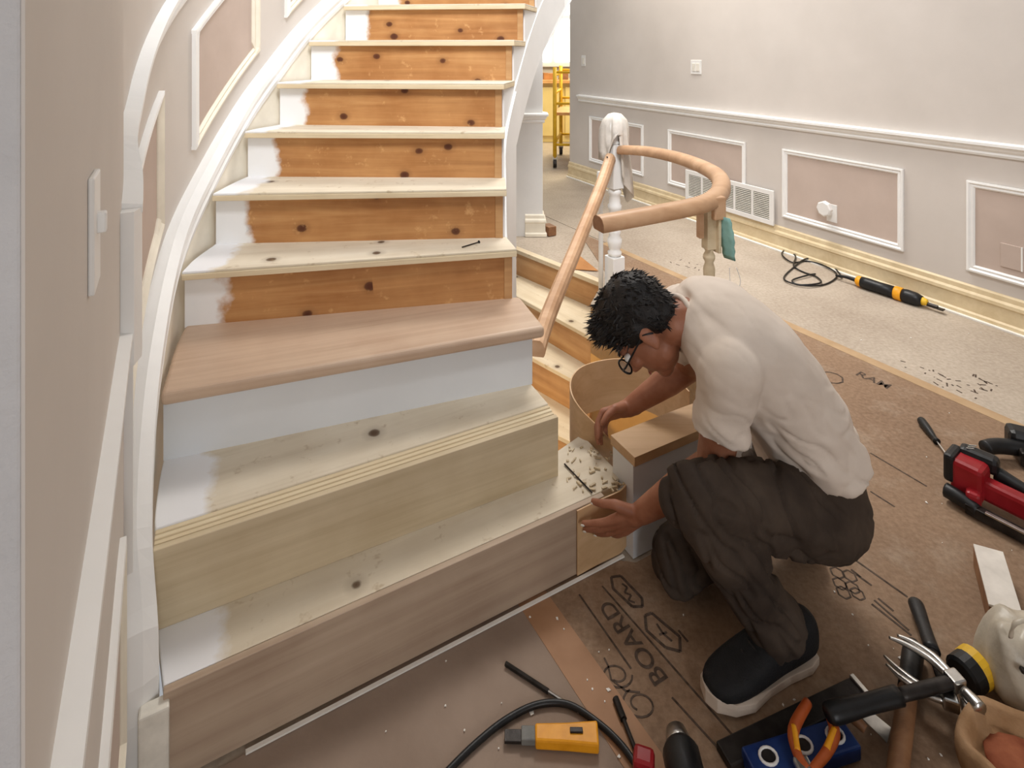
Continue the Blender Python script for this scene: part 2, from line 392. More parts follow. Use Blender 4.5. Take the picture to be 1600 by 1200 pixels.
# left wall mouldings: chair rail that runs level, jogs up and follows the stairs
rp = [(0, -.035), (.014, -.035), (.018, -.022), (.012, -.012), (.028, .004), (.032, .02), (.044, .026), (.044, .040), (0, .046)]
I_J = 28.5                                # index where the level rail meets the upright
lev = wall_range(0.2, I_J, 20)
pts = [wall_pt(i) for i in lev]
struct(MB().sweep([p + Vector((0, 0, .875)) for p, n in pts], [n for p, n in pts], [(a * .42, b * .8) for a, b in rp]).build('trim_7', M['trim_white']), 'worn white level chair rail beside the stairs')
p, n = wall_pt(I_J); t = Vector((-n.y, n.x, 0))
MBx = MB(); MBx.rings([[p + n * o + t * u + Vector((0, 0, z)) for o, u in ((0, -.03), (.02, -.03), (.03, .0), (.03, .03), (0, .036))] for z in (.85, 1.12)])
struct(MBx.build('trim_8', M['trim_white']), 'short white upright joining the two chair rails')
def climb(i0, i1, n, off):
    out = []
    for i in wall_range(i0, i1, n):
        p, nn = wall_pt(i); out.append((p + Vector((0, 0, nose_h(i) + off(i) if callable(off) else nose_h(i) + off)), nn))
    return out
h_start = 1.085
def rail_off(i):
    base = 0.77; k = max(0.0, 1 - (i - I_J) / 16.0)
    return base + k * (h_start - nose_h(I_J) - base)
cl = climb(I_J, len(Wp) - 1, 60, rail_off)
struct(MB().sweep([p for p, n in cl], [n for p, n in cl], [(a * .72, b) for a, b in rp]).build('trim_9', M['trim_white'], smooth=False), 'white chair rail climbing the curved stair wall')
def left_panel(k, i0, i1, zb, zt, label, ks=1.0):
    idx = wall_range(i0, i1, 14); P_ = [wall_pt(i) for i in idx]
    bot = [p + Vector((0, 0, zb(i))) for (p, n), i in zip(P_, idx)]; top = [p + Vector((0, 0, zt(i))) for (p, n), i in zip(P_, idx)]
    nn = [n for p, n in P_]
    mb = MB(); m = len(idx)
    mb.add([b + n * .001 + Vector((0, 0, .012)) for b, n in zip(bot, nn)] + [t + n * .001 - Vector((0, 0, .012)) for t, n in zip(top, nn)], [(i, i + 1, m + i + 1, m + i) for i in range(m - 1)])
    pn = struct(mb.build('trim_%d' % k, M['panel_paint']), label)
    md = pn.modifiers.new('s', 'SOLIDIFY'); md.thickness = 0.002; md.offset = 0
    up = Vector((0, 0, 1))
    tg = [(P_[min(i + 1, m - 1)][0] - P_[max(i - 1, 0)][0]).normalized() for i in range(m)]
    def inw(i, sgn):
        return up * sgn + (tg[0] if i == 0 else (-tg[-1] if i == m - 1 else Vector((0, 0, 0))))
    mould(bot, nn, [inw(i, 1) for i in range(m)], M['skirt_and_shade_beige'], pn, k=ks)  # bottom side beige: its shade is put into the colour
    mould(top, nn, [inw(i, -1) for i in range(m)], M['trim_white'], pn, k=ks)
    mould([bot[0], top[0]], [nn[0]] * 2, [inw(0, 1), inw(0, -1)], M['trim_white'], pn, k=ks)
    mould([bot[-1], top[-1]], [nn[-1]] * 2, [inw(m - 1, 1), inw(m - 1, -1)], M['skirt_and_shade_beige'], pn, k=ks)  # far upright also beige, painted as the shaded side of the frame
left_panel(10, 4, 27.0, lambda i: .20, lambda i: .56, 'level wall panel moulding below the worn chair rail', .6)
left_panel(11, 33.5, 55.0, lambda i: nose_h(i) + .17, lambda i: nose_h(i) + .58, 'narrow sloping wall panel beside the lower stairs')
left_panel(12, 62.5, 77.5, lambda i: nose_h(i) + .19, lambda i: nose_h(i) + .60, 'sloping wall panel with white moulding beside the upper stairs')
left_panel(13, 84.0, 100.0, lambda i: nose_h(i) + .19, lambda i: nose_h(i) + .60, 'sloping wall panel near the top of the stair wall')

# ------------------------------------------------------------------ main staircase
st = thing('staircase', (-.3, 1.4, 0), 'curved staircase under renovation with bare knotty pine risers and one new oak tread', 'staircase')
def board(name, a, b, z0, z1, th, mat, parent, front=0.0, bevel=0.0015):
    a = Vector(a); b = Vector(b); d = (b - a); L = d.length; ang = math.atan2(d.y, d.x)
    nf = Vector((d.y, -d.x, 0)).normalized()               # towards the viewer
    m = MB(); m.box((L / 2, 0, 0), (L, th, z1 - z0))
    me_o = m.build(name, mat, None, bevel=bevel)
    C.objects.unlink(me_o)
    me_o.location = a + nf * (front - th / 2) + Vector((0, 0, (z0 + z1) / 2)); me_o.rotation_euler.z = ang
    return link(me_o, parent)
def slab(name, pts, z0, z1, mat, parent, a, b, bevel=0.003, nose=0):
    a = Vector(a); b = Vector(b); ang = math.atan2((b - a).y, (b - a).x)
    m = MB(); m.prism([(p[0], p[1]) for p in pts], z0, z1)
    o = m.build(name, mat, parent, bevel=bevel, origin=(a.x, a.y, (z0 + z1) / 2), rotz=ang)
    if nose: o.modifiers['bevel'].width = nose; o.modifiers['bevel'].segments = 4
    return o
NT_ = 11
# risers 1-3 are new; the others are bare pine with old white paint at the wall side
r1a, r1d = Lc[0], (Rc[0] - Lc[0])
r1e = r1a + r1d * 1.10
o = board('riser', r1a, r1e, 0.006, RISE, .016, M['oak_riser'], st); tag(o, 'new reddish oak riser of the bottom step')
o = board('riser', Lc[1] + Vector((.0, .0, 0)), Rc[1], RISE, RISE * 2 - .012, .016, M['oak_pale'], st, front=.016); tag(o, 'new pale oak riser')
o = board('riser', Lc[2], Rc[2] + (Rc[2] - Lc[2]).normalized() * .0, RISE * 2 - .001, RISE * 3 - .028, .016, M['white_board'], st); tag(o, 'new smooth white riser')
for k in range(3, NT_):
    board('riser', Lc[k], Rc[k], RISE * k - .001, RISE * (k + 1) - .026, .018, M['pine'], st)
    board('riser_end_strip', Rc[k] - (Rc[k] - Lc[k]).normalized() * .028, Rc[k], RISE * k, RISE * (k + 1) - .027, .006, M['pine_plain'], st, front=.004)
# treads
def nf_(k): d = Rc[k] - Lc[k]; return Vector((d.y, -d.x, 0)).normalized()
def tread_pts(k, over, right=0.012, back=0.01):
    d = (Rc[k] - Lc[k]).normalized(); d2 = (Rc[k + 1] - Lc[k + 1]).normalized(); n = nf_(k); n2 = nf_(k + 1)
    mid = [Lp[k * 8 + j] for j in range(7, 1, -1)]
    return [Lc[k] + n * over, Rc[k] + n * over + d * right, Rc[k + 1] + d2 * right - n2 * back, Lc[k + 1] - n2 * back] + mid
# bottom platform with rounded corner (block) : rough
n1 = nf_(0)
corner_c = r1a + r1d * 1.14 - n1 * .07
def arc(c, r, a0, a1, n): return [c + Vector((math.cos(a0 + (a1 - a0) * k / n), math.sin(a0 + (a1 - a0) * k / n), 0)) * r for k in range(n + 1)]
a_n = math.atan2(n1.y, n1.x)
side_b = corner_c + Vector((math.cos(a_n + 1.6), math.sin(a_n + 1.6), 0)) * .055 + u_hall * .17
pl = [Lc[0] - n1 * .017] + arc(corner_c, .053, a_n, a_n + 1.6, 6) + [side_b, Rc[1] - nf_(1) * .06, Lc[1] - nf_(1) * .03]
o = slab('tread', pl, RISE - .03, RISE, M['rough_tread'], st, Lc[0], Rc[0]); tag(o, 'rough bottom tread with rounded end')
# second tread: plywood with stepped laminated edge
slab('tread', tread_pts(1, -.034, right=-.004), RISE * 2 - .03, RISE * 2, M['rough_tread'], st, Lc[1], Rc[1])
for i in range(3):
    e = [-.034 + .011 * (i + 1), -.034 + .011 * i]
    d = (Rc[1] - Lc[1]).normalized(); n = nf_(1)
    slab('edge_layer', [Lc[1] + n * e[0], Rc[1] + n * e[0] - d * .004, Rc[1] + n * e[1] - d * .004, Lc[1] + n * e[1]], RISE * 2 - .034, RISE * 2 - .004 - .0035 * i, M['rough_edge'], st, Lc[1], Rc[1], bevel=.0015)
# third tread: new oak, rounded nosing
o = slab('tread', tread_pts(2, .03, right=.03), RISE * 3 - .030, RISE * 3 + .006, M['oak_new'], st, Lc[2], Rc[2], nose=.012); tag(o, 'new oak tread with rounded nosing')
for k in range(3, NT_):
    slab('tread', tread_pts(k, .026), RISE * (k + 1) - .026, RISE * (k + 1) - .008, M['rough_edge'], st, Lc[k], Rc[k], bevel=.002)
    slab('tread_top', tread_pts(k, .022), RISE * (k + 1) - .008, RISE * (k + 1), M['rough_tread'], st, Lc[k], Rc[k], bevel=.002)
for k in range(3, NT_):                  # white side panel closing each step on the open side
    e0, e1 = Rc[k], Rc[k + 1]; dd = (e1 - e0).normalized()
    board('side_panel', e0 - nf_(k) * .02, e1, RISE * k - .10, RISE * (k + 1) - .027, .012, M['stair_wall_white'], st, front=.008)
# skirt board and its white cap along the curved wall
idx = wall_range(32.0, len(Wp) - 1, 70)
rings = []; rcap = []
for i in idx:
    p, n = wall_pt(i); h = nose_h(i) + .02
    th = .045
    h0 = max(-.003, h - .62)
    rings.append([p + n * .0 + Vector((0, 0, h0)), p + n * th + Vector((0, 0, h0)), p + n * th + Vector((0, 0, h)), p + Vector((0, 0, h))])
MB().rings(rings).build('skirt_board', M['skirt_and_shade_beige'], st)
# cap: lower end drops to the floor
cpr = ((0, -.038), (.052, -.038), (.056, -.02), (.050, -.012), (.058, .006), (.056, .022), (.03, .036), (0, .036))
def cap_ring(i, z, phi):
    p, n = wall_pt(i); t = (wall_pt(min(i + 1, len(Wp) - 1))[0] - wall_pt(i - 1)[0]).normalized(); dp = Vector((0, 0, math.cos(phi))) - t * math.sin(phi)
    return [p + Vector((0, 0, z)) + n * o_ + dp * z_ for o_, z_ in cpr]
rcap = [cap_ring(32.2, 0.0, 1.57), cap_ring(32.2, .14, 1.57), cap_ring(32.4, .19, 1.2)] + [cap_ring(i, nose_h(i) + .045, .62) for i in wall_range(33.2, len(Wp) - 1, 70)]
MB().rings(rcap).build('skirt_cap', M['trim_white'], st)
# white drip of plaster filler at the foot of the skirt
mb = MB(); mb.box(Lc[0] + Vector((-.012, -.008, .085)), (.05, .03, .17), Matrix.Rotation(.49, 3, 'Z')); mb.build('filler_patch', M['trim_worn'], st, bevel=.004)
# inner wall under the right ends of the treads, running back to the hall
Ic = [Vector((.035, 1.84, 0)), Rc[3], Rc[4] + Vector((.006, 0, 0)), Rc[5] + Vector((.006, 0, 0)), Rc[6] + Vector((.008, 0, 0)), Rc[7] + Vector((.008, 0, 0))]
ih = [RISE * 2 - .03] + [RISE * k - .03 for k in range(3, 8)]
def stringer(Ic, ih, low, name, lab):
    Ip = cat(Ic, 6); In = plan_normals(Ip); hp = cat([Vector((h, 0, 0)) for h in ih], 6)
    rings = [[p + n * .012 + Vector((0, 0, low(h.x))), p + n * .012 + Vector((0, 0, h.x - .02)), p - n * .02 + Vector((0, 0, h.x - .02)), p - n * .02 + Vector((0, 0, low(h.x)))] for p, n, h in zip(Ip, In, hp)]
    return struct(MB().rings(rings).build(name, M['stair_wall_white']), lab)
stringer(Ic, ih, lambda h: -1.8, 'wall_inner', 'white plastered wall under the lower stairs')
stringer([Rc[k] for k in range(7, 12)], [RISE * k - .03 for k in range(7, 12)], lambda h: h - .30, 'wall_stringer', 'white side of the upper flight')
struct(MB().prism([(-.9, 4.4), (.235, 4.4), (.235, 4.52), (-.9, 4.52)], -1.8, 3.2).build('wall_pier', M['stair_wall_white'], bevel=.004), 'white wall end under the upper flight')
# soffit: sloped underside of the upper flight passing over the hall
s0 = Q(852, 80, 4.4); s1 = Q(906, -20, 4.5)
mb = MB()
q0 = [Vector((.235, 4.4, H + (82 - 80) / (F / 4.4))), Vector((.235 + .30, 4.55, H + .55))]
prof2 = [(-.55, 4.35, 1.405), (.238, 4.40, 1.405), (.60, 4.44, 2.05), (1.0, 4.5, 2.9), (-.55, 4.35, 2.9)]
vs = [Vector(p) for p in prof2] + [Vector(p) + Vector((-.25, 1.0, 0)) for p in prof2]
n5 = 5
mb.add(vs, [(0, 1, 2, 3, 4), (9, 8, 7, 6, 5)] + [(i, (i + 1) % n5, n5 + (i + 1) % n5, n5 + i) for i in range(n5)])
struct(mb.build('wall_soffit', M['stair_wall_white'], bevel=.004), 'white sloped underside of the upper flight')
# chair rail stub and baseboard stub at the end of the inner wall
for nm, prof_, mat_, lab, x0 in (('trim_14', rail_prof, M['trim_white'], 'short white chair rail stub on the stair wall end', .07), ('baseboard_inner', base_prof, M['skirt_and_shade_beige'], 'baseboard stub at the stair wall end', .10)):
    struct(MB().sweep([Vector((x0, 4.4, 0)), Vector((.235, 4.4, 0)), Vector((.235, 4.52, 0))], [Vector((0, -1, 0)), Vector((1, -1, 0)), Vector((1, 0, 0))], prof_).build(nm, mat_), lab)

# ------------------------------------------------------------------ basement stairs and their well
bs = thing('basement_staircase', (.25, 3.3, -1.6), 'bare pine steps descending into the open stairwell beside the main staircase', 'staircase')
bl = [((-.06, 4.25), (.555, 3.535)), ((.02, 3.77), (.47, 3.18)), ((.03, 3.45), (.40, 3.06)), ((-.06, 3.2), (.36, 2.86)), ((-.12, 2.95), (.34, 2.66)), ((-.15, 2.7), (.33, 2.46))]
for k, (a, b) in enumerate(bl):
    z1 = -RISE * 1.04 * k; a = Vector(a + (0,)); b = Vector(b + (0,)); d = (b - a).normalized(); nn = Vector((d.y, -d.x, 0))
    z0 = z1 - RISE * 1.04
    board('riser', a, b, z0, z1 - .024, .018, M['pine_plain'], bs, front=.012 if k == 0 else -.02)
    if k: 
        pa, pb = [Vector(q + (0,)) for q in bl[k - 1]]
        dq = (pb - pa).normalized(); nq = Vector((dq.y, -dq.x, 0)) * .03
        slab('tread', [a, b, pb - nq, pa - nq], z1 - .024, z1, M['bare_tread'], bs, a, b, bevel=.003)
board('landing_nosing', Vector((-.05, 4.24, 0)), Vector((.55, 3.54, 0)), -.03, -.003, .05, M['bare_tread'], bs, front=.03)
hw = [Vector(p + (0,)) for p in hole[1:]] + [Vector((.33, 1.66, 0))]
rings = []
hn = plan_normals(hw, -1)
for p, n in zip(hw, hn):
    rings.append([p + Vector((0, 0, -.02)), p + Vector((0, 0, -1.8)), p + n * .05 + Vector((0, 0, -1.8)), p + n * .05 + Vector((0, 0, -.02))])
struct(MB().rings(rings).build('wall_stairwell', M['tan_wall']), 'tan plywood lining of the basement stairwell')
struct(MB().prism([(-1.0, 1.2), (1.1, 1.6), (1.1, 4.4), (-1.0, 4.4)], -1.82, -1.8).build('floor_basement', M['tan_wall']), 'floor at the bottom of the stairwell')
# low white kerb round the near end of the well
kerb = thing('stairwell_kerb', (.55, 1.75, 0), 'low white kerb with a bare wooden cap behind the kneeling man', 'kerb')
kp = [Vector((.335, 1.592, 0)), Vector((.53, 1.696, 0)), Vector((.72, 1.797, 0)), Vector((.86, 1.90, 0)), Vector((.93, 2.05, 0)), Vector((.93, 2.25, 0))]
kq = cat(kp, 5); kn = plan_normals(kq)
MB().sweep(kq, kn, [(0, 0), (0, .257), (-.09, .257), (-.09, 0)]).build('kerb_body', M['white_board'], kerb)
MB().sweep(kq, kn, [(.006, .258), (.006, .284), (-.10, .284), (-.10, .258)]).build('kerb_cap', M['ply_bend'], kerb)

# ------------------------------------------------------------------ floor protection boards
def sheet(name, pts, label, mat='kraft', z=.0):
    o = MB().prism(pts, z - .0035, z).build(name, M[mat]); return tag(o, label, 'floor board', 'floor protection boards')
sA = Vector((.777, 4.06, 0)); sB = Vector((1.905, 2.143, 0)); sd = (sB - sA).normalized()
sn = Vector((-sd.y, sd.x, 0))             # to the right of the seam
seam = lambda t, o=0: sA + sd * t + sn * o
wr = [rw(t_end + .1, 0, .055), rw(8.4, 0, .055)]
q = [seam(-2.2, .02), seam(6.0, .02), wr[1], wr[0]]
sheet('floor_protection_board', [(p.x, p.y) for p in q], 'dusty kraft floor board along the hall wall baseboard', 'dusty')
tp0 = Vector((.01, 1.49, 0)); tpd = Vector((.52, -.854, 0))
kfront = [kq[-1] + Vector((.03, 0, 0))] + [p + n * .012 for p, n in list(zip(kq, kn))[::-1]]
q = [seam(-.5), Vector((.60, 3.62, 0)), Vector((.52, 3.24, 0)), Vector((.68, 2.98, 0)), Vector((.86, 2.54, 0)), Vector((.93, 2.3, 0))] + kfront + [r1a + r1d * 1.13 + n1 * .008, tp0 + Vector((.06, .035, 0)), tp0 + tpd * 3.2 + Vector((.06, .035, 0)), seam(5.8)]
sheet('floor_protection_board', [(p.x, p.y) for p in q], 'brown printed floor board under the kneeling man and the tools')
q = [r1a + n1 * .02, tp0 + n1 * -.0, tp0 + tpd * 3.2, Vector((-1.0, -1.2, 0)), Vector((-.15, .25, 0)), Vector((-.52, .80, 0)), Vector((-.68, 1.06, 0))]
sheet('floor_protection_board', [(p.x, p.y) for p in q][::-1], 'greyish floor board in front of the bottom oak riser', 'grey_kraft')
def strip(name, a, b, wd, mat, label, cat_, z=.001):
    d = (Vector(b) - Vector(a)).normalized(); n = Vector((-d.y, d.x, 0)) * wd / 2; a = Vector(a); b = Vector(b)
    return tag(MB().prism([(p.x, p.y) for p in (a - n, b - n, b + n, a + n)], 0.0, z).build(name, M[mat]), label, cat_)
strip('brown_tape', tp0 + Vector((.035, .0, 0)), tp0 + tpd * 1.6 + Vector((.035, .0, 0)), .08, 'tape_brown', 'wide brown paper tape on the floor in front of the bottom step', 'tape')
strip('seam_tape', seam(-.2), seam(4.5), .055, 'tape_tan', 'tan tape over the long seam between floor boards', 'tape')
strip('white_caulk_line', r1a + r1d * .15 + n1 * .012, r1e + n1 * .012 + r1d * .06, .008, 'chip_white', 'thin white line along the foot of the oak riser', 'caulk', .004)
C.objects['white_caulk_line'].location.z = .0015

# ------------------------------------------------------------------ balustrade round the stairwell
NX, NY = .606, 3.40
nw = thing('newel_post', (NX, NY, 0), 'white turned newel post standing at the top of the basement steps', 'post')
rotN = Matrix.Rotation(.5, 3, 'Z')
mb = MB(); mb.box((NX, NY, .10), (.085, .085, .20), rotN); mb.build('base_block', M['trim_white'], nw, bevel=.004)
pr = [(.03, .20), (.04, .21), (.041, .225), (.03, .235), (.036, .25), (.043, .28), (.043, .30), (.03, .325), (.038, .34), (.036, .35), (.034, .42), (.034, .47), (.041, .48), (.041, .50), (.034, .51), (.033, .56), (.04, .57), (.04, .585), (.03, .60)]
MB().lathe(pr, (NX, NY, 0), n=20).build('turned_shaft', M['trim_white'], nw, smooth=True)
mb = MB(); mb.box((NX, NY, .73), (.078, .078, .26), rotN); mb.build('upper_block', M['trim_white'], nw, bevel=.004)
MB().lathe([(.038, .86), (.044, .87), (.03, .89), (.045, .93), (.05, .97), (.04, 1.01), (.01, 1.03)], (NX, NY, 0), n=20).build('finial', M['trim_white'], nw, smooth=True)
# rag hung over the newel
mb = MB(); rings = []
for j, (z, r) in enumerate([(1.042, .01), (1.035, .035), (1.0, .058), (.95, .066), (.90, .067), (.84, .068), (.78, .066), (.70, .070)]):
    ring = []
    for k in range(28):
        a = 2 * math.pi * k / 28; drop = 0.0
        rr = r * (1 + (.24 * math.sin(4 * a + .4 + .25 * j) + .17 * math.sin(9 * a - .3 * j)) * min(1, j / 2.5))
        zz = z - (.09 * math.sin(2 * a + 1.0) * max(0, j - 3) / 4 if j > 3 else 0)
        if math.cos(a - 3.6) > .1 and j > 4: zz = zz + .05 * (j - 4)
        if math.cos(a - 6.0) > .6 and j > 5: zz -= .05 * (j - 5); rr *= 1.15
        ring.append(Vector((NX + rr * math.cos(a), NY + rr * math.sin(a), zz)))
    rings.append(ring)
mb.rings(rings, cap=False)
o = mb.build('rag', M['rag'], smooth=True); md = o.modifiers.new('s', 'SOLIDIFY'); md.thickness = .003; md.offset = 1
tag(o, 'crumpled off-white rag draped over the newel post top', 'rag')
# thin baluster beside the newel
bp_ = P(938, 452, 0)
bx_, by_ = bp_.x, bp_.y - .02
bal = thing('baluster', (bx_, by_, 0), 'thin white baluster standing beside the newel post', 'baluster')
mb = MB(); mb.box((bx_, by_, .62), (.034, .034, .16), rotN); mb.build('top_block', M['trim_white'], bal, bevel=.002)
MB().lathe([(.014, 0), (.014, .25), (.013, .40), (.012, .48), (.016, .50), (.012, .515), (.016, .53), (.016, .545)], (bx_, by_, 0), n=14).build('shaft', M['trim_white'], bal, smooth=True)
# handrails: profile swept along a path
def rail(path, wd, ht, name, parent, mat=M['rail_wood']):
    prof = [(-.5, -.35), (-.42, -.5), (.42, -.5), (.5, -.35), (.5, .05), (.38, .36), (.18, .5), (-.18, .5), (-.38, .36), (-.5, .05)]
    rings = []; up = Vector((0, 0, 1)); path = [Vector(p) for p in path]
    for i, p in enumerate(path):
        t = (path[min(i + 1, len(path) - 1)] - path[max(i - 1, 0)]).normalized(); sd_ = t.cross(up).normalized(); uu = sd_.cross(t)
        rings.append([p + sd_ * a * wd + uu * b * ht for a, b in prof])
    return MB().rings(rings).build(name, mat, parent, smooth=False)
hr = thing('curved_handrail', (.6, 2.4, .8), 'bare wooden handrail curving from the newel post to a cut end above the man', 'handrail')
cp = [Vector((NX + .03, NY - .05, .835)), Q(1010, 236, 3.15), Q(1060, 246, 2.85), Q(1105, 263, 2.58), Q(1126, 280, 2.38), Q(1122, 302, 2.2), Q(1095, 318, 2.08), Q(1030, 332, 1.99), Q(935, 349, 1.90)]
cp = cat(cp, 6)
o = rail(cp, .070, .050, 'rail', hr)
ee = (cp[-1] - cp[-2]).normalized()
rail([cp[-1], cp[-1] + ee * .0012], .0695, .0495, 'cut_end', hr, M['handle_wood'])
for f in o.data.polygons: f.use_smooth = len(f.vertices) == 4
md = o.modifiers.new('e', 'EDGE_SPLIT'); md.split_angle = math.radians(50)
pj = Q(1113, 308, 2.13)
mb = MB(); mb.box(pj + Vector((.012, -.01, -.035)), (.05, .05, .085), Matrix.Rotation(.3, 3, 'Z')); mb.build('joint_block', M['rail_wood'], hr, bevel=.006)
sr = thing('straight_handrail', (.3, 2.8, .4), 'bare wooden handrail sloping down from the newel post into the stairwell', 'handrail')
o = rail(cat([Vector((NX - .035, NY - .05, .79)), Vector((.47, 3.12, .655)), Vector((.30, 2.72, .48)), Vector((.165, 2.38, .36)), Vector((.115, 2.22, .325)), Vector((.09, 2.1, .32))], 5), .06, .06, 'rail', sr)
mb = MB(); mb.lathe([(.005, 0), (.005, .004)], Vector((NX - .06, NY - .10, .80)), (-.4, -.8, .3), 8); mb.build('screw_hole', M['dark_metal'], sr)
# second support post under the rail
sp_ = Vector((.735, 2.15, .284)); 
sp = thing('support_post', (.735, 2.15, .284), 'unpainted turned post propping the curved handrail', 'post')
px_, py_ = pj.x - .012, pj.y
mb = MB(); mb.box((px_, py_, .755), (.040, .040, .16), Matrix.Rotation(.3, 3, 'Z')); mb.build('square_top', M['oak_pale'], sp, bevel=.003)
MB().lathe([(.016, .0), (.018, .1), (.022, .25), (.025, .34), (.017, .37), (.024, .39), (.024, .40), (.015, .42), (.017, .50), (.02, .56), (.022, .60), (.015, .625), (.022, .64), (.022, .65), (.014, .665), (.019, .676)], (px_, py_, 0), n=14).build('turned_shaft', M['oak_pale'], sp, smooth=True)
mb = MB(); mb.box((px_ - .038, py_ - .015, .765), (.018, .025, .09), Matrix.Rotation(.2, 3, 'Z')); mb.build('wedge', M['rail_wood'], sp, bevel=.002)
mb = MB(); mb.box((px_ + .026, py_ - .01, .745), (.012, .035, .16), Matrix.Rotation(.35, 3, 'Z')); mb.build('wedge', M['oak_pale'], sp, bevel=.002)
# face mask hung on the post
mk_ = thing('face_mask', (px_ + .06, py_, .6), 'teal pleated face mask hanging by its loop from the support post', 'mask')
mb = MB(); rings = []
for j in range(10):
    z = .80 - j * .017; off = .006 * (j % 2)
    wd = .045 - .012 * abs(j - 4) / 5
    rings.append([Vector((px_ + .045 + off * .6 + .002 * j, py_ - .03 - wd * c_ * .7 , z)) + Vector((wd * c_ * .5, 0, 0)) for c_ in (-.8, -.3, .3, .8)])
vs = [v for r in rings for v in r]; mb.add(vs, [(i * 4 + k, i * 4 + k + 1, i * 4 + k + 5, i * 4 + k + 4) for i in range(9) for k in range(3)])
o = mb.build('mask_sheet', M['mask_teal'], mk_, smooth=True); md = o.modifiers.new('s', 'SOLIDIFY'); md.thickness = .004
MB().tube(cat([Vector((px_ + .085, py_ - .04, .62)), Vector((px_ + .10, py_ - .04, .57)), Vector((px_ + .085, py_ - .04, .53)), Vector((px_ + .065, py_ - .04, .55)), Vector((px_ + .06, py_ - .04, .62))], 5), .0015, 6).build('ear_loop', M['white_plastic'], mk_)
MB().tube(cat([Vector((px_ + .05, py_ - .03, .755)), Vector((px_ + .045, py_ + .0, .80)), Vector((px_ + .06, py_ - .02, .765))], 4), .0015, 6).build('ear_loop', M['white_plastic'], mk_)

# ------------------------------------------------------------------ bent plywood strip he is fitting
sp0 = r1a + r1d * 1.0 + n1 * .005
path = [(sp0, .180), (r1a + r1d * 1.07 + n1 * .005, .182)] + [(p, .184 + .001 * k) for k, p in enumerate(arc(corner_c, .078, a_n, a_n + 1.45, 5))]
path += [(Vector((.318, 1.735, 0)), .205), (Vector((.270, 1.79, 0)), .235), (Vector((.216, 1.822, 0)), .275), (Vector((.192, 1.875, 0)), .298), (Vector((.205, 1.95, 0)), .305), (Vector((.257, 2.01, 0)), .31), (Vector((.365, 2.05, 0)), .31), (Vector((.474, 2.03, 0)), .31), (Vector((.545, 1.955, 0)), .305), (Vector((.575, 1.87, 0)), .30)]
pp = cat([Vector((p.x, p.y, z)) for p, z in path], 5)
nn = plan_normals(pp); rings = []
for p, n in zip(pp, nn):
    hgt = .172
    rings.append([p + n * .002, p - n * .002, p - n * .002 - Vector((0, 0, hgt)), p + n * .002 - Vector((0, 0, hgt))])
o = MB().rings(rings).build('bent_plywood_strip', M['ply_bend'], smooth=True); md = o.modifiers.new('e', 'EDGE_SPLIT')
tag(o, 'thin flexible plywood strip being wrapped round the rounded end of the bottom step', 'plywood strip')
# splinters and glue on the rounded end
for i in range(60):
    a = random.uniform(0, 6.28); c_ = P(random.uniform(885, 975), random.uniform(700, 770), RISE)
    if i == 0: mb = MB()
    mb.box(c_ + Vector((0, 0, .003)), (random.uniform(.004, .02), random.uniform(.002, .008), random.uniform(.001, .005)), Euler((random.uniform(-.2, .2), random.uniform(-.2, .2), a)).to_matrix())
o = mb.build('wood_splinters', M['oak_pale']); tag(o, 'scattered splinters and glue crumbs on the rounded step end', 'splinters', kind='stuff')
a = P(882, 727, RISE) + Vector((0, 0, .004)); b = P(925, 772, RISE) + Vector((0, 0, .004))
tag(MB().tube([a, b], .0022, 8).build('thin_stick', M['dark_metal']), 'thin dark stick lying on the rounded step end', 'stick')
a = P(722, 388, RISE * 4) + Vector((0, 0, .004)); b = P(748, 380, RISE * 4) + Vector((0, 0, .004))
nl = thing('nail', a, 'long nail lying on the bare tread above the oak tread', 'nail')
MB().tube([a, b], .0022, 8).build('shank', M['dark_metal'], nl); MB().tube([b, b + (b - a).normalized() * .002], .006, 8).build('head', M['dark_metal'], nl)
# scraps at the top of the basement steps
c_ = P(858, 366, 0); mb = MB(); mb.box(c_ + Vector((0, 0, .035)), (.07, .10, .07), Matrix.Rotation(.5, 3, 'Z'))
tag(mb.build('wood_offcut', M['handle_wood'], bevel=.004), 'small dark wood offcut beside the stair wall end', 'offcut')
p0 = P(880, 420, 0); p1 = P(935, 424, 0); p2 = P(902, 408, 0)
mb = MB(); mb.add([p0 + Vector((0, 0, .004)), p1 + Vector((0, 0, .004)), p2 + Vector((0, 0, .05)), p0 + Vector((0, 0, .001)), p1 + Vector((0, 0, .001)), p2 + Vector((0, 0, .047))], [(0, 1, 2), (5, 4, 3), (0, 3, 4, 1), (1, 4, 5, 2), (2, 5, 3, 0)])
tag(mb.build('paper_flap', M['cardboard']), 'lifted triangular paper flap at the edge of the stairwell', 'paper')

# ------------------------------------------------------------------ fittings on the walls
def wall_box(t, z, w_, h_, th, out=0.0):
    m = MB(); m.box(rw(t, z, out + th / 2), (w_, th, h_), Matrix.Rotation(ang_r, 3, 'Z')); return m
def rocker(px, py, wd, ht, ng, label):
    t_ = rw_t(px); z = rw_z(px, py); s_ = thing('light_switch', rw(t_, z), label, 'switch')
    wall_box(t_, z, wd, ht, .006).build('plate', M['white_plastic'], s_, bevel=.002)
    for g in range(ng):
        tt = t_ + (g - (ng - 1) / 2) * .046
        wall_box(tt, z, .034, .066, .005, .006).build('rocker', M['trim_worn'], s_, bevel=.0015)
rocker(1088, 105, .118, .118, 2, 'white double light switch on the hall wall above the chair rail')
rocker(912, 95, .075, .118, 1, 'small white light switch near the far end of the hall wall')
t_ = rw_t(1580); z = rw_z(1580, 401); o = thing('blank_plate', rw(t_, z), 'pale blank cover plate inside the last wall panel', 'wall plate')
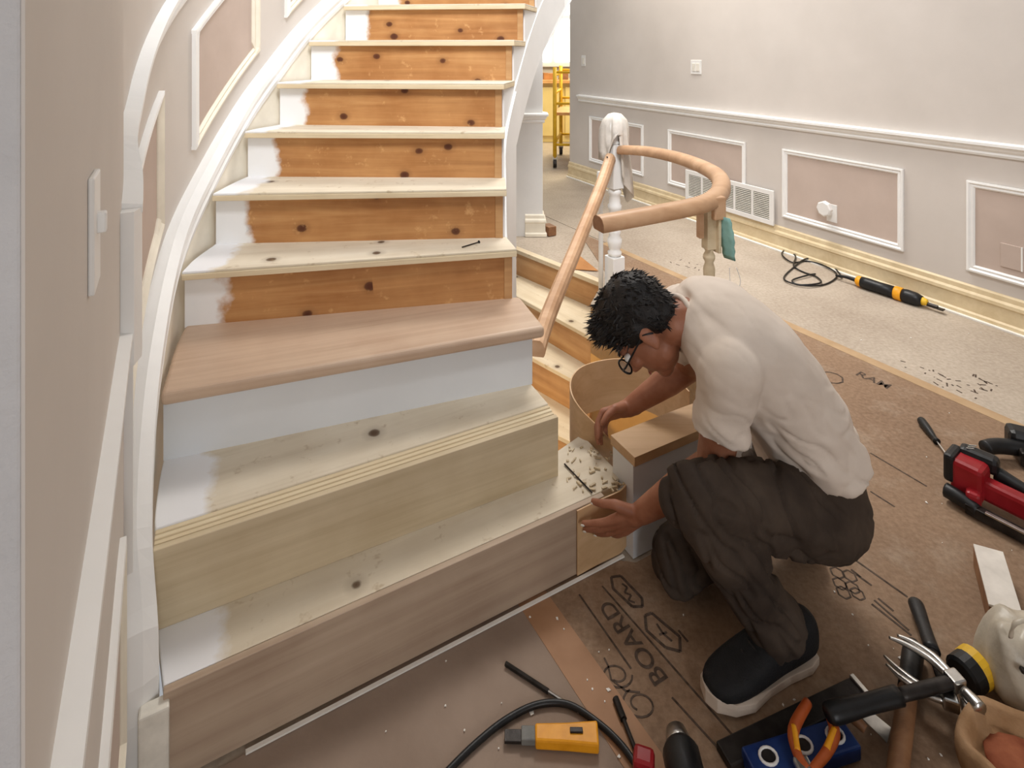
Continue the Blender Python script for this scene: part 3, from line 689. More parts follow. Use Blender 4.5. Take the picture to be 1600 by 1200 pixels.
wall_box(t_, z, .085, .12, .008).build('plate', M['panel_paint'], o, bevel=.002); wall_box(t_ + .046, z, .006, .12, .009).build('edge', M['trim_white'], o)
t_ = rw_t(1298); z = rw_z(1298, 330); od = thing('wall_outlet', rw(t_, z), 'white wall outlet in the panel above the multi-tool', 'outlet')
wall_box(t_ + .01, z - .01, .07, .115, .006).build('plate', M['white_plastic'], od, bevel=.002)
pa = thing('plug_in_adapter', rw(t_, z + .02, .03), 'white octagonal plug-in device in the wall outlet', 'adapter')
MB().lathe([(.044, 0), (.05, .006), (.05, .028), (.042, .034)], rw(t_ - .01, z + .02, .03), n_r, 8).build('body', M['white_plastic'], pa)
MB().lathe([(.016, 0), (.016, .03)], rw(t_ - .01, z + .01, .006), n_r, 12).build('plug', M['white_plastic'], pa)
# return air grille
t0, t1 = rw_t(1075), rw_t(1213); zc = .285; hh = .25
vg = thing('vent_grille', rw((t0 + t1) / 2, zc), 'white return air grille above the baseboard with five slatted sections', 'vent')
wall_box((t0 + t1) / 2, zc, t1 - t0 - .06, hh - .06, .006, .018).build('backing', M['grey_slot'], vg)
for zz in (zc + hh / 2 - .018, zc - hh / 2 + .018): wall_box((t0 + t1) / 2, zz, t1 - t0, .036, .014, .018).build('frame', M['white_plastic'], vg, bevel=.003)
for k in range(6):
    tt = t0 + .018 + (t1 - t0 - .036) * k / 5; wall_box(tt, zc, .036 if k in (0, 5) else .018, hh - .02, .0135, .018).build('frame', M['white_plastic'], vg, bevel=.002)
sl = None
for k in range(5):
    for j in range(13):
        a_ = t0 + .018 + (t1 - t0 - .036) * (k + .5) / 5; wdt = (t1 - t0 - .036) / 5 - .025
        zz = zc - hh / 2 + .045 + (hh - .09) * j / 12
        m = MB(); m.box(rw(a_, zz, .027), (wdt, .009, .004), Matrix.Rotation(ang_r, 3, 'Z') @ Matrix.Rotation(-.6, 3, 'X')); m.build('slat', M['trim_worn'], vg)
# left wall switch plate, very close to the lens
i_s = 12.5; p, n = wall_pt(i_s)
while abs(800 + F * p.x / p.y - 141) > 1 and i_s < 30: i_s += .02 if 800 + F * p.x / p.y < 141 else -.02; p, n = wall_pt(i_s)
zs = H - (360 - Y0) * p.y / F; sw = thing('light_switch', p + Vector((0, 0, zs)), 'white toggle switch plate on the greige wall above the worn chair rail', 'switch')
am = math.atan2(n.y, n.x) - math.pi / 2
m = MB(); m.box(p + n * .003 + Vector((0, 0, zs)), (.060, .006, .120), Matrix.Rotation(am, 3, 'Z')); m.build('plate', M['white_plastic'], sw, bevel=.002)
m = MB(); m.box(p + n * .009 + Vector((0, 0, zs + .008)), (.012, .010, .022), Matrix.Rotation(am, 3, 'Z')); m.build('toggle', M['white_plastic'], sw, bevel=.002)

# ------------------------------------------------------------------ printing on the floor boards
ink = M['ink']
def fpt(px, py): return P(px, py, 0)
def ink_line(name, a, b, wd, parent=None):
    a = Vector(a); b = Vector(b); d = (b - a).normalized(); n = Vector((-d.y, d.x, 0)) * wd / 2
    return MB().prism([(p.x, p.y) for p in (a - n, b - n, b + n, a + n)], .0002, .0008)
def ink_poly(mb, pts, wd, closed=True):
    pts = [Vector(p) for p in pts]; m = len(pts)
    for i in range(m if closed else m - 1):
        a = pts[i]; b = pts[(i + 1) % m]; d = (b - a).normalized(); n = Vector((-d.y, d.x, 0)) * wd / 2
        mb.prism([(p.x, p.y) for p in (a - n, b - n, b + n, a + n)], .0002, .0008)
board2 = [o for o in C.objects if o.get('label', '').startswith('brown printed')][0]
board1 = [o for o in C.objects if o.get('label', '').startswith('dusty kraft')][0]
def text(txt, loc, rotz, size, parent, name='printed_text', sx=1.0):
    cu = bpy.data.curves.new(name, 'FONT'); cu.body = txt; cu.size = size; cu.align_x = 'LEFT'; cu.offset = size * .012
    o = bpy.data.objects.new(name, cu); C.objects.link(o)
    dg = bpy.context.evaluated_depsgraph_get(); me = bpy.data.meshes.new_from_object(o.evaluated_get(dg)); C.objects.unlink(o); bpy.data.objects.remove(o)
    m = bpy.data.objects.new(name, me); me.materials.clear(); me.materials.append(ink); m.location = (loc[0], loc[1], .0008); m.rotation_euler.z = rotz; m.scale = (sx, 1, 1)
    return link(m, parent)
pt0 = fpt(1046, 1062); ptd = fpt(951, 934) - pt0; angt = math.atan2(ptd.y, ptd.x)
text('BOARD', pt0, angt, .056, board2, sx=ptd.length / .195)
m = MB()
for (a, b) in (((905, 929), (986, 1045)), ((941, 916), (1185, 1195)), ((1050, 1090), (1150, 1200))): ink_poly(m, [fpt(*a), fpt(*b)], .0045, False)
for hx in ([(955, 902), (970, 900), (1003, 935), (1004, 948), (988, 948), (958, 920)], [(1008, 962), (1018, 958), (1062, 995), (1063, 1018), (1040, 1012), (1010, 985)]): ink_poly(m, [fpt(*q) for q in hx], .007)
ink_poly(m, [fpt(1060, 985), fpt(1075, 1003)], .005, False)
for zz_ in ([(972, 912), (980, 918), (976, 926), (986, 930), (982, 938), (992, 942)], [(1026, 975), (1036, 990), (1050, 1002)], [(1030, 992), (1042, 988)]): ink_poly(m, [fpt(*q) for q in zz_], .005, False)
def spiral(c0, r, t0, turns, n=26, ry=.8):
    c0 = fpt(*c0); return [c0 + Vector((r * (1 - .6 * k / n) * math.cos(t0 + turns * 6.28 * k / n), ry * r * (1 - .6 * k / n) * math.sin(t0 + turns * 6.28 * k / n), 0)) for k in range(n)]
ink_poly(m, spiral((963, 1055), .036, 0, -1.4), .004, False); ink_poly(m, spiral((1000, 1100), .038, 2, 1.4), .004, False)
ink_poly(m, [fpt(944, 1028), fpt(950, 1040), fpt(955, 1062), fpt(978, 1080), fpt(1000, 1082)], .004, False)
m.build('printed_lines', ink, board2)

# small icons and lines to the right
m = MB()
for (cx, cy) in ((1308, 895), (1328, 900), (1312, 912), (1332, 918), (1318, 926), (1340, 928)):
    c_ = fpt(cx, cy); ink_poly(m, [c_ + Vector((.016 * math.cos(k * 1.047 + .3), .018 * math.sin(k * 1.047 + .3), 0)) for k in range(6)], .004)
for a, b in (((1326, 868), (1418, 933)), ((1360, 708), (1448, 760)), ((1360, 768), (1398, 792)), ((1366, 938), (1420, 985)), ((1362, 944), (1424, 993)), ((1372, 935), (1396, 955)), ((1330, 890), (1345, 902)), ((1338, 898), (1362, 915))):
    ink_poly(m, [fpt(*a), fpt(*b)], .0055, False)
c_ = fpt(1298, 590); ink_poly(m, [c_ + Vector((.05 * math.cos(k * .6), .045 * math.sin(k * .6), 0)) for k in range(10)], .007)
m.build('printed_icons', ink, board2)
an2 = math.atan2(-d_r.y, -d_r.x)
text('RAM', fpt(1335, 585), ang_r + .12, .065, board2); 
m = MB()                                  # worn, unreadable print
for (x0, y0, x1, y1, rows) in ((1415, 566, 1480, 588, 2), (1478, 590, 1545, 612, 3), (1520, 588, 1560, 604, 2), (1055, 405, 1120, 420, 2)):
    for r_ in range(rows):
        for k in range(9):
            if random.random() < .3: continue
            c_ = fpt(x0 + (x1 - x0) * k / 9 + r_ * -6, y0 + (y1 - y0) * k / 9 + r_ * 6); e_ = c_ + Vector((random.uniform(-.02, .02), random.uniform(-.025, .025), 0))
            ink_poly(m, [c_, e_ + Vector((.002, 0, 0))], .006, False)
m.build('worn_print', ink, board1)
# white paint flakes and grit
m = MB()
for i in range(110):
    px, py = random.uniform(560, 1590), random.uniform(440, 1190)
    c_ = fpt(px, py)
    if c_.y > 1.093 + (c_.x + .662) * .534 - .03 and c_.x < 1.0: continue
    r = random.choice((.0015, .002, .0025, .003, .005)) ; a0 = random.uniform(0, 6)
    m.prism([(c_.x + r * random.uniform(.5, 1.3) * math.cos(a0 + k * 1.57), c_.y + r * random.uniform(.5, 1.3) * math.sin(a0 + k * 1.57)) for k in range(4)], .0012, .003)
tag(m.build('paint_flakes', M['chip_white']), 'white paint flakes scattered over the floor boards', 'debris', kind='stuff')

# ------------------------------------------------------------------ kneeling man
man = thing('person', (.66, 1.42, 0), 'man in cream t-shirt and dark trousers kneeling to bend a plywood strip', 'person')
V = Vector
lat0 = V((.10, -.99, -.03)).normalized()
sh_l, sh_r = V((.505, 1.335, .662)), V((.49, 1.655, .655))
el_l, el_r = V((.485, 1.385, .405)), V((.555, 1.80, .42))
wr_l, wr_r = V((.335, 1.492, .208)), V((.365, 1.80, .29))
hip_l, hip_r = V((.735, 1.40, .285)), V((.775, 1.57, .275))
kn_l, kn_r = V((.397, 1.25, .44)), V((.43, 1.50, .075))
an_l, an_r = V((.60, 1.31, .10)), V((.77, 1.60, .15))
tor = [(V((.768, 1.485, .365)), .166, .118), (V((.745, 1.49, .43)), .168, .114), (V((.685, 1.50, .53)), .172, .118), (V((.617, 1.50, .612)), .182, .120), (V((.555, 1.50, .672)), .186, .112), (V((.497, 1.50, .70)), .165, .095), (V((.455, 1.498, .708)), .09, .066)]
def torso(mb, grow=0.0, last=7, n=28, first=0):
    rows = tor[first:last]; pts = cat([r[0] for r in rows], 4); ra = cat([V((r[1], r[2], 0)) for r in rows], 4)
    rings = []
    for i, (p, r) in enumerate(zip(pts, ra)):
        t = (pts[min(i + 1, len(pts) - 1)] - pts[max(i - 1, 0)]).normalized()
        la = (lat0 - t * lat0.dot(t)).normalized(); do = la.cross(t)
        ring = []
        for k in range(n):
            a = 2 * math.pi * k / n; c_, s_ = math.cos(a), math.sin(a)
            ring.append(p + la * (r.x + grow) * math.copysign(abs(c_) ** .85, c_) + do * (r.y + grow) * math.copysign(abs(s_) ** .9, s_))
        rings.append(ring)
    mb.rings(rings)
# head frame
yaw, pit = math.radians(16), math.radians(60)
hf = V((-math.cos(pit) * math.cos(yaw), math.cos(pit) * math.sin(yaw), -math.sin(pit)))
hu = V((-math.sin(pit) * math.cos(yaw), math.sin(pit) * math.sin(yaw), math.cos(pit)))
roll = Matrix.Rotation(math.radians(-4), 3, hf); hu = roll @ hu
hl = hu.cross(hf).normalized()
HO = V((.348, 1.495, .690)); HR = Matrix((hf, hl, hu)).transposed()
def hp_(x, y, z): return HO + hf * x + hl * y + hu * z
b = MB()
torso(b, -.014)
for s_, e_, w_ in ((sh_l, el_l, wr_l), (sh_r, el_r, wr_r)):
    b.cap(s_, e_, .052, .042); b.cap(e_, e_.lerp(w_, .35), .043, .043); b.cap(e_.lerp(w_, .35), w_, .043, .027)
for s_, e_, w_ in ((hip_l, kn_l, an_l), (hip_r, kn_r, an_r)):
    b.cap(s_, e_, .08, .055); b.cap(e_, w_, .052, .04)
b.cap(V((.48, 1.50, .70)), hp_(-.045, 0, -.05), .062, .056)
b.ell(hp_(-.008, 0, .045), (.097, .074, .084), HR); b.ell(hp_(.035, 0, -.03), (.058, .057, .08), HR, 20, 12)
b.ell(hp_(.062, 0, -.092), (.026, .03, .022), HR); b.ell(hp_(.02, 0, -.055), (.05, .058, .045), HR)
b.cap(hp_(.09, 0, .008), hp_(.112, 0, -.032), .009, .012); b.ell(hp_(.1, 0, -.036), (.013, .018, .009), HR)
b.ell(hp_(.082, 0, .022), (.014, .045, .010), HR); b.ell(hp_(.085, 0, -.064), (.012, .024, .010), HR)
b.ell(hp_(.075, .036, -.015), (.02, .02, .018), HR); b.ell(hp_(.075, -.036, -.015), (.02, .02, .018), HR)
for sg in (1, -1):
    em = HR @ Matrix.Rotation(sg * .35, 3, 'Z')
    b.ell(hp_(-.012, sg * .076, .0), (.019, .006, .032), em); b.ell(hp_(-.004, sg * .076, -.022), (.010, .006, .014), em)
def hand(b, wr, f, nrm, side, curls, thumb_in=.25, spread=.10):
    f = f.normalized(); nrm = (nrm - f * nrm.dot(f)).normalized(); lt = (f.cross(nrm) if side == 'R' else -f.cross(nrm)).normalized()
    b.cap(wr - f * .02, wr + f * .02, .026, .024)
    kn = []
    for k, (o_, ln_) in enumerate(((.028, .082), (.010, .088), (-.010, .084), (-.028, .074))):
        q = wr + f * ln_ + lt * o_; kn.append(q); b.cap(wr + f * .012 + lt * o_ * .55, q, .0155, .0115)
    b.ell(wr + f * .045 + nrm * .004, (.04, .034, .014), Matrix((f, lt, nrm)).transposed())
    tips = []
    for k, L in enumerate((.072, .080, .075, .058)):
        p = kn[k]; d = (f + lt * spread * (1.5 - k)).normalized()
        for j, (fr, r0, r1) in enumerate(((.44, .0105, .0095), (.31, .0095, .0085), (.25, .0085, .0072))):
            a = curls[k] * (1.0, 1.2, .7)[j]; d = (d * math.cos(a) + nrm * math.sin(a)).normalized()
            e = p + d * L * fr; b.cap(p, e, r0, r1, 10); p = e; nrm_f = nrm
        tips.append((p, d))
    t0_ = wr + f * .018 + lt * .022; t1_ = t0_ + (f * .55 + lt * .75 + nrm * .2).normalized() * .044; t2_ = t1_ + (f * .85 + lt * .35 + nrm * thumb_in).normalized() * .034; t3_ = t2_ + (f * .9 + lt * .1 + nrm * (thumb_in + .3)).normalized() * .026
    b.cap(t0_, t1_, .016, .0125); b.cap(t1_, t2_, .012, .0105, 10); b.cap(t2_, t3_, .0105, .0085, 10)
    return tips + [(t3_, (t3_ - t2_).normalized())], nrm
tl, nl_ = hand(b, wr_l, V((-.78, .18, -.60)), V((-.35, .94, 0)), 'L', (.10, .14, .18, .24), .25, .2)
tr, nr_ = hand(b, wr_r, V((-.93, .0, -.28)), V((.1, -.75, -.6)), 'R', (.8, .85, .9, .95), .5, .04)
body = b.build('body', M['skin'], man, remesh=.0042, smit=4)
# nails
for tips, nn_ in ((tl, nl_),):
    for p, d in tips:
        bk = (-nn_ - d * (-nn_).dot(d)).normalized(); la = d.cross(bk)
        MB().ell(p + bk * .0058 + d * .001, (.006, .0045, .0018), Matrix((d, la, bk)).transposed(), 10, 6).build('nail', M['trim_worn'], body, smooth=True)
for sg in (1, -1):
    e = MB(); e.ell(hp_(.083, sg * .033, .004), (.011, .012, .010), HR, 12, 8); eo = e.build('eye', M['white_plastic'], body, smooth=True)
    e = MB(); e.ell(hp_(.0925, sg * .033, .002), (.003, .005, .005), HR, 10, 6); e.build('iris', M['hair'], body, smooth=True)
    e = MB(); e.cap(hp_(.093, sg * .016, .026), hp_(.084, sg * .05, .028), .004, .003, 8); e.build('eyebrow', M['hair'], body, smooth=True)
e = MB(); e.ell(hp_(.0945, 0, -.066), (.004, .022, .0055), HR, 12, 6); e.build('lips', plain('lip', (150, 84, 70), .5, 6), body, smooth=True)
# hair
h = MB()
h.ell(hp_(-.014, 0, .056), (.101, .081, .083), HR, 24, 16); h.ell(hp_(-.05, 0, .012), (.056, .068, .062), HR, 20, 12); h.ell(hp_(.055, 0, .085), (.045, .062, .036), HR, 20, 10)
h.ell(hp_(.0, .066, .035), (.04, .016, .034), HR); h.ell(hp_(.0, -.066, .035), (.04, .016, .034), HR)
ho = h.build('hair', M['hair'], man, remesh=.005, smit=3, noise=(.006, 38))
tf = MB(); vs = [(v.co.copy(), v.normal.copy()) for v in ho.data.vertices]
for i in range(900):
    p, n = random.choice(vs); lz = (p - HO).dot(hu); lx = (p - HO).dot(hf)
    if lz < .03 and lx > -.03: continue
    flow = hf * (.7 if lx > -.02 else -.2) + hu * (.2 if lx > -.02 else -.7) + V((random.uniform(-.5, .5), random.uniform(-.5, .5), random.uniform(-.5, .5)))
    d = (n * .30 + flow * .7).normalized(); L = random.uniform(.010, .022) * (1.5 if lx > .03 else 1)
    la = d.orthogonal().normalized() * .0032; lb = d.cross(la)
    tf.add([p + la, p + lb, p - la, p - lb, p + d * L + n * -.002], [(0, 1, 4), (1, 2, 4), (2, 3, 4), (3, 0, 4)])
tf.build('hair_tufts', M['hair'], ho)
# glasses
gm = MB(); lens_c = []
for sg in (1, -1):
    c_ = hp_(.108, sg * .033, -.002); lens_c.append(c_)
    gm.tube([c_ + hl * .025 * math.cos(k * .3491) + hu * .019 * math.sin(k * .3491) for k in range(18)], .0024, 8, closed=True)
    gm.tube([c_ + hl * sg * .025 + hu * .006, hp_(.09, sg * .071, .006), hp_(-.01, sg * .080, .016), hp_(-.03, sg * .080, -.002)], .0024, 8)
gm.tube([hp_(.109, .009, .004), hp_(.113, 0, .008), hp_(.109, -.009, .004)], .002, 8)
go = gm.build('glasses', M['black_plastic'], man, smooth=True); tag(go, 'black framed glasses')
for c_ in lens_c: MB().lathe([(.0005, 0), (.018, .0003), (.018, .0016), (.0005, .0019)], c_, hf, 16).build('lens', M['lens'], go)
# t-shirt
s = MB(); torso(s, .006, last=7)
for s_, e_ in ((sh_l, el_l), (sh_r, el_r)):
    d = (e_ - s_).normalized(); L = (e_ - s_).length * .58
    s.ell(s_, (.076, .076, .076)); s.lathe([(.05, -.05), (.072, -.02), (.072, .03), (.066, L * .6), (.07, L - .006), (.071, L)], s_, d, 22)
    c5 = tor[5][0]; s.cap(s_, c5 + (s_ - c5) * .25 , .07, .085)
so = s.build('t_shirt', M['tshirt'], man, remesh=.006, smit=8)
NS = [v.normal.copy() for v in so.data.vertices]
for v, vn in zip(so.data.vertices, NS):                   # drag folds across the back and waist
    c_ = v.co.copy(); g_ = mnoise.noise(V((c_.x * 10 - c_.z * 4, c_.y * 6, c_.z * 24 + c_.x * 16))); f_ = math.sin(58 * (c_.z * .9 + c_.x * .55 - .25 * c_.y) + 3 * mnoise.noise(c_ * 7)) * mnoise.noise(c_ * 5 + V((3, 1, 2)))
    k = max(0, min(1, (.66 - c_.z) / .2)); v.co = c_ + vn * (f_ * .010 * k + .004 * mnoise.noise(c_ * 16) - .008 * max(.12, k) * max(0, 1 - abs(g_) * 5))
# collar
nd = (hp_(-.045, 0, -.05) - V((.48, 1.50, .70))).normalized(); u_ = nd.orthogonal().normalized(); w_ = nd.cross(u_); nc = V((.448, 1.499, .698))
MB().tube([nc + nd * .012 + (u_ * math.cos(k * .2618) + w_ * math.sin(k * .2618)) * .064 for k in range(24)], .0075, 8, closed=True).build('collar', M['tshirt'], man, smooth=True)
# trousers
s = MB()
s.ell((.772, 1.485, .30), (.113, .165, .125)); s.ell(V((.768, 1.415, .275)), (.108, .10, .108)); s.ell(V((.78, 1.565, .268)), (.105, .10, .105))
torso(s, -.016, last=3)
for h_, k_, a_, rk in ((hip_l, kn_l, an_l, .073), (hip_r, kn_r, an_r, .074)):
    m_ = h_.lerp(k_, .5); s.cap(h_, m_, .105, .09); s.cap(m_, k_, .09, rk)
    q_ = k_.lerp(a_, .4); s.cap(k_, q_, rk - .004, .071); s.cap(q_, a_, .071, .06)
d_ = (an_l - kn_l).normalized(); s.lathe([(.058, -.06), (.068, -.02), (.072, .015), (.066, .02)], an_l, d_, 20)
to = s.build('trousers', M['trousers'], man, remesh=.006, smit=10)
NS = [v.normal.copy() for v in to.data.vertices]
for v, vn in zip(to.data.vertices, NS):
    c_ = v.co.copy(); f_ = math.sin(46 * (c_.x * .9 + c_.z * .55) + 4 * mnoise.noise(c_ * 6)) * mnoise.noise(c_ * 6 + V((9, 4, 2)))
    kb = max(.25, min(1, (.80 - c_.x) / .15)); g_ = mnoise.noise(V((c_.x * 26 + c_.z * 20, c_.y * 9, c_.z * 8 - c_.x * 6)) + V((5, 2, 1)))
    c_ = c_ + vn * (f_ * .016 * kb + .004 * mnoise.noise(c_ * 14) - .011 * kb * max(0, 1 - abs(g_) * 5)); c_.z = max(c_.z, .003); v.co = c_
# shoes
def shoe(heel, fwd, up, L, label):
    fwd = fwd.normalized(); up = (up - fwd * up.dot(fwd)).normalized(); lf = up.cross(fwd)
    T = lambda x, y, z: heel + fwd * x + lf * y + up * z
    outl = [(-.005, 0), (.0, .026), (.03, .036), (.09, .034), (.15, .038), (.20, .049), (.245, .045), (.278, .026), (.288, 0), (.278, -.028), (.245, -.046), (.20, -.046), (.15, -.036), (.09, -.033), (.03, -.036), (.0, -.026)]
    outl = [(x * L / .288, y) for x, y in outl]
    sm = MB(); sm.rings([[T(x, y * f_ , z + (max(0, x - .2) * .22 if x > .2 else 0) * (1 if z > .01 else .5)) for x, y in outl] for z, f_ in ((0.0015, .95), (.004, 1.0), (.012, 1.02), (.021, 1.0))])
    sole = sm.build('shoe_sole', M['shoe_sole'], man, smooth=False, bevel=.003)
    um = MB(); rows = []
    for x, wd, zt in ((-.004, .024, .10), (.010, .036, .118), (.05, .041, .118), (.09, .042, .118), (.13, .044, .105), (.17, .048, .090), (.21, .050, .076), (.25, .044, .066), (.272, .032, .060), (.283, .014, .052)):
        x = x * L / .288; ring = []
        for k in range(16):
            a = math.pi * 2 * k / 16; c_, s_ = math.cos(a), math.sin(a)
            zc = (.018 + zt) / 2; ring.append(T(x, wd * math.copysign(abs(c_) ** .7, c_), zc + (zt - .018) / 2 * math.copysign(abs(s_) ** .8, s_)))
        rows.append(ring)
    um.rings(rows); uo = um.build('shoe', M['shoe_black'], man, subdiv=1)
    tag(uo, label)
    for k in range(4):
        x = (.12 + .022 * k) * L / .288; z = .112 - .0105 * k
        MB().tube([T(x, -.022, z - .006), T(x + .004, 0, z + .002), T(x, .022, z - .006)], .0026, 6).build('lace', M['black_plastic'], uo)
    return sole
fw = V((-.93, -.36, 0)); shoe(V((.692, 1.338, 0)), fw, V((0, 0, 1)), .30, 'black knitted trainer with a pale sole')
shoe(V((.80, 1.60, .215)), V((.30, .05, -.95)), V((-.95, .0, -.30)), .21, 'black trainer tucked under the body')

# ------------------------------------------------------------------ room beyond the hall
struct(MB().prism([(-2.5, 10.2), (5.0, 10.2), (5.0, 10.35), (-2.5, 10.35)], -.05, 3.4).build('wall_far', M['wall_paint']), 'far wall of the kitchen')
win = struct(MB().prism([(.1, 10.12), (1.9, 10.12), (1.9, 10.19), (.1, 10.19)], 1.15, 2.9).build('window_1', M['trim_white']), 'bright kitchen window beyond the hall')
for k in range(3):
    x0 = .18 + .58 * k
    for z0, z1 in ((1.23, 1.98), (2.06, 2.82)):
        MB().prism([(x0, 10.10), (x0 + .5, 10.10), (x0 + .5, 10.119), (x0, 10.119)], z0, z1).build('pane', M['pane'], win)
kc = thing('kitchen_island', (.5, 9.3, 0), 'cream panelled kitchen island in the bright room beyond the hall', 'cabinet')
MB().prism([(-.6, 9.0), (2.2, 9.0), (2.2, 9.7), (-.6, 9.7)], .0, .92).build('body', M['cabinet_cream'], kc, bevel=.004)
for k in range(6):
    x0 = -.55 + .46 * k; dr = MB().prism([(x0, 8.97), (x0 + .42, 8.97), (x0 + .42, 8.999), (x0, 8.999)], .1, .86).build('door', M['cabinet_cream'], kc, bevel=.006)
    MB().prism([(x0 + .36, 8.95), (x0 + .38, 8.95), (x0 + .38, 8.969), (x0 + .36, 8.969)], .5, .64).build('handle', M['dark_metal'], dr)
MB().prism([(-.65, 8.92), (2.25, 8.92), (2.25, 9.75), (-.65, 9.75)], .92, .97).build('worktop', M['block_wood'], kc, bevel=.004)
for k, (x, w_, h_, mt, lb) in enumerate(((.58, .16, .10, 'cardboard', 'small brown box on the kitchen worktop'), (.82, .14, .16, 'handle_wood', 'taller dark box on the kitchen worktop'))):
    bx = thing('cardboard_box', (x, 9.2, .97), lb, 'box')
    MB().prism([(x - w_ / 2, 9.1), (x + w_ / 2, 9.1), (x + w_ / 2, 9.3), (x - w_ / 2, 9.3)], .971, .97 + h_).build('body', M[mt], bx, bevel=.004)
    MB().prism([(x - w_ / 2, 9.1), (x, 9.1), (x - .02, 9.3), (x - w_ / 2 - .03, 9.3)], .97 + h_, .975 + h_).build('flap', M[mt], bx)
sf = thing('scaffold', (.8, 7.4, 0), 'yellow rolling scaffold tower standing in the far room', 'scaffold')
pst = [(.52, 7.0), (.67, 7.9), (1.35, 6.95), (1.5, 7.85)]
for x, y in pst:
    MB().tube([(x, y, .12), (x, y, 1.22)], .024, 10).build('post', M['yellow_metal'], sf, smooth=True)
    ca = MB().tube([(x - .02, y, .055), (x + .02, y, .055)], .054, 14).build('caster_wheel', M['dark_metal'], sf)
    MB().box((x, y, .11), (.06, .04, .05)).build('caster_fork', M['steel'], ca)
for z in (.3, .62, .9, 1.12):
    for a, b_ in ((0, 1), (2, 3)): MB().tube([pst[a] + (z,), pst[b_] + (z,)], .016, 8).build('rung', M['yellow_metal'], sf, smooth=True)
for z in (.28, .78, 1.16):
    for a, b_ in ((0, 2), (1, 3)): MB().tube([pst[a] + (z,), pst[b_] + (z,)], .016, 8).build('cross_rail', M['yellow_metal'], sf, smooth=True)
MB().prism([(.50, 7.05), (1.38, 7.0), (1.52, 7.8), (.66, 7.85)], .63, .665).build('platform', M['block_wood'], sf)

# ------------------------------------------------------------------ tools on the floor
def obox(c, ax, size, mat, parent, name, bevel=.003, roll=0.0):
    ax = Vector(ax).normalized(); up = Vector((0, 0, 1)); sd_ = up.cross(ax).normalized(); uu = ax.cross(sd_)
    m = MB(); m.box(c, size, Matrix((ax, sd_, uu)).transposed() @ Matrix.Rotation(roll, 3, 'X')); return m.build(name, M[mat], parent, bevel=bevel)
def tubeobj(path, r, mat, parent, name, n=12, sm=5, flat=1.0):
    return MB().tube(cat(path, sm) if sm else path, r if not isinstance(r, list) else [v.x for v in cat([Vector((q, 0, 0)) for q in r], sm)], n, flat=flat).build(name, M[mat], parent, smooth=True)
Z = lambda h: Vector((0, 0, h))
# utility knife
a, b_ = P(836, 1150, .012), P(934, 1152, .012); ax = (b_ - a).normalized(); k_ = thing('utility_knife', P(880, 1155), 'yellow utility knife with a dark blade end lying on the floor', 'knife')
sd_ = Vector((-ax.y, ax.x, 0)); L = (b_ - a).length
out_ = [a - sd_ * .017, a + ax * L * .5 - sd_ * .019, b_ - sd_ * .023, b_ + ax * .002 + sd_ * .021, a + ax * L * .5 + sd_ * .016, a + sd_ * .014]
ho_ = MB().prism([(p.x, p.y) for p in out_], .003, .024).build('handle', M['yellow_plastic'], k_, bevel=.004)
obox(a + ax * L * .66 + Z(.013), ax, (.026, .009, .005), 'dark_metal', ho_, 'logo_plate', .001)
obox(a - ax * .012 + Z(.001), ax, (.032, .026, .013), 'grey_slot', k_, 'collar', .002)
obox(a - ax * .042 + Z(-.002), ax, (.04, .022, .006), 'dark_metal', k_, 'blade_guard', .001)
# black cord
cord = [P(*q, .007) for q in ((690, 1215), (740, 1165), (790, 1125), (840, 1101), (888, 1101), (935, 1130), (972, 1165), (1000, 1205))]
tag(tubeobj(cord, .0062, 'black_plastic', None, 'power_cord', 10, 8), 'black power cord curving round the yellow utility knife', 'cord')
# rods
a, b_ = P(790, 1037, .006), P(905, 1112, .006); r_ = thing('drill_bit', a, 'long dark drill bit lying across the brown tape', 'drill bit')
MB().tube([a, a.lerp(b_, .6)], .005, 8).build('fluted_part', M['dark_metal'], r_); MB().tube([a.lerp(b_, .6), b_], .0035, 8).build('shank', M['steel'], r_)
a, b_ = P(962, 1092, .006), P(1000, 1190, .006); r_ = thing('drill_bit', a, 'short dark drill bit pointing at the board print', 'drill bit')
MB().tube([a, a.lerp(b_, .35)], .0075, 8).build('head', M['dark_metal'], r_); MB().tube([a.lerp(b_, .35), b_], .0045, 8).build('shank', M['dark_metal'], r_)
# black drill at the frame edge
d_ = thing('cordless_drill', P(1065, 1190), 'black cordless drill with a chrome chuck and a red trim', 'drill')
a = P(1062, 1168, .04); ax = (P(1090, 1290, .04) - a).normalized()
MB().lathe([(.012, -.03), (.02, -.028), (.026, -.005), (.026, .0)], a, ax, 16).build('chuck', M['steel'], d_, smooth=True)
MB().lathe([(.03, 0), (.036, .01), (.036, .09), (.032, .1), (.032, .16), (.02, .17)], a, ax, 18).build('motor_housing', M['black_plastic'], d_, smooth=True)
obox(a + ax * .1 + Vector((-.055, .02, -.004)), Vector((1, -.3, 0)), (.10, .034, .04), 'black_plastic', d_, 'grip', .01)
obox(a + ax * .06 + Vector((-.075, .035, -.003)), Vector((1, -.3, 0)), (.04, .036, .042), 'red_plastic', d_, 'red_trim', .008)
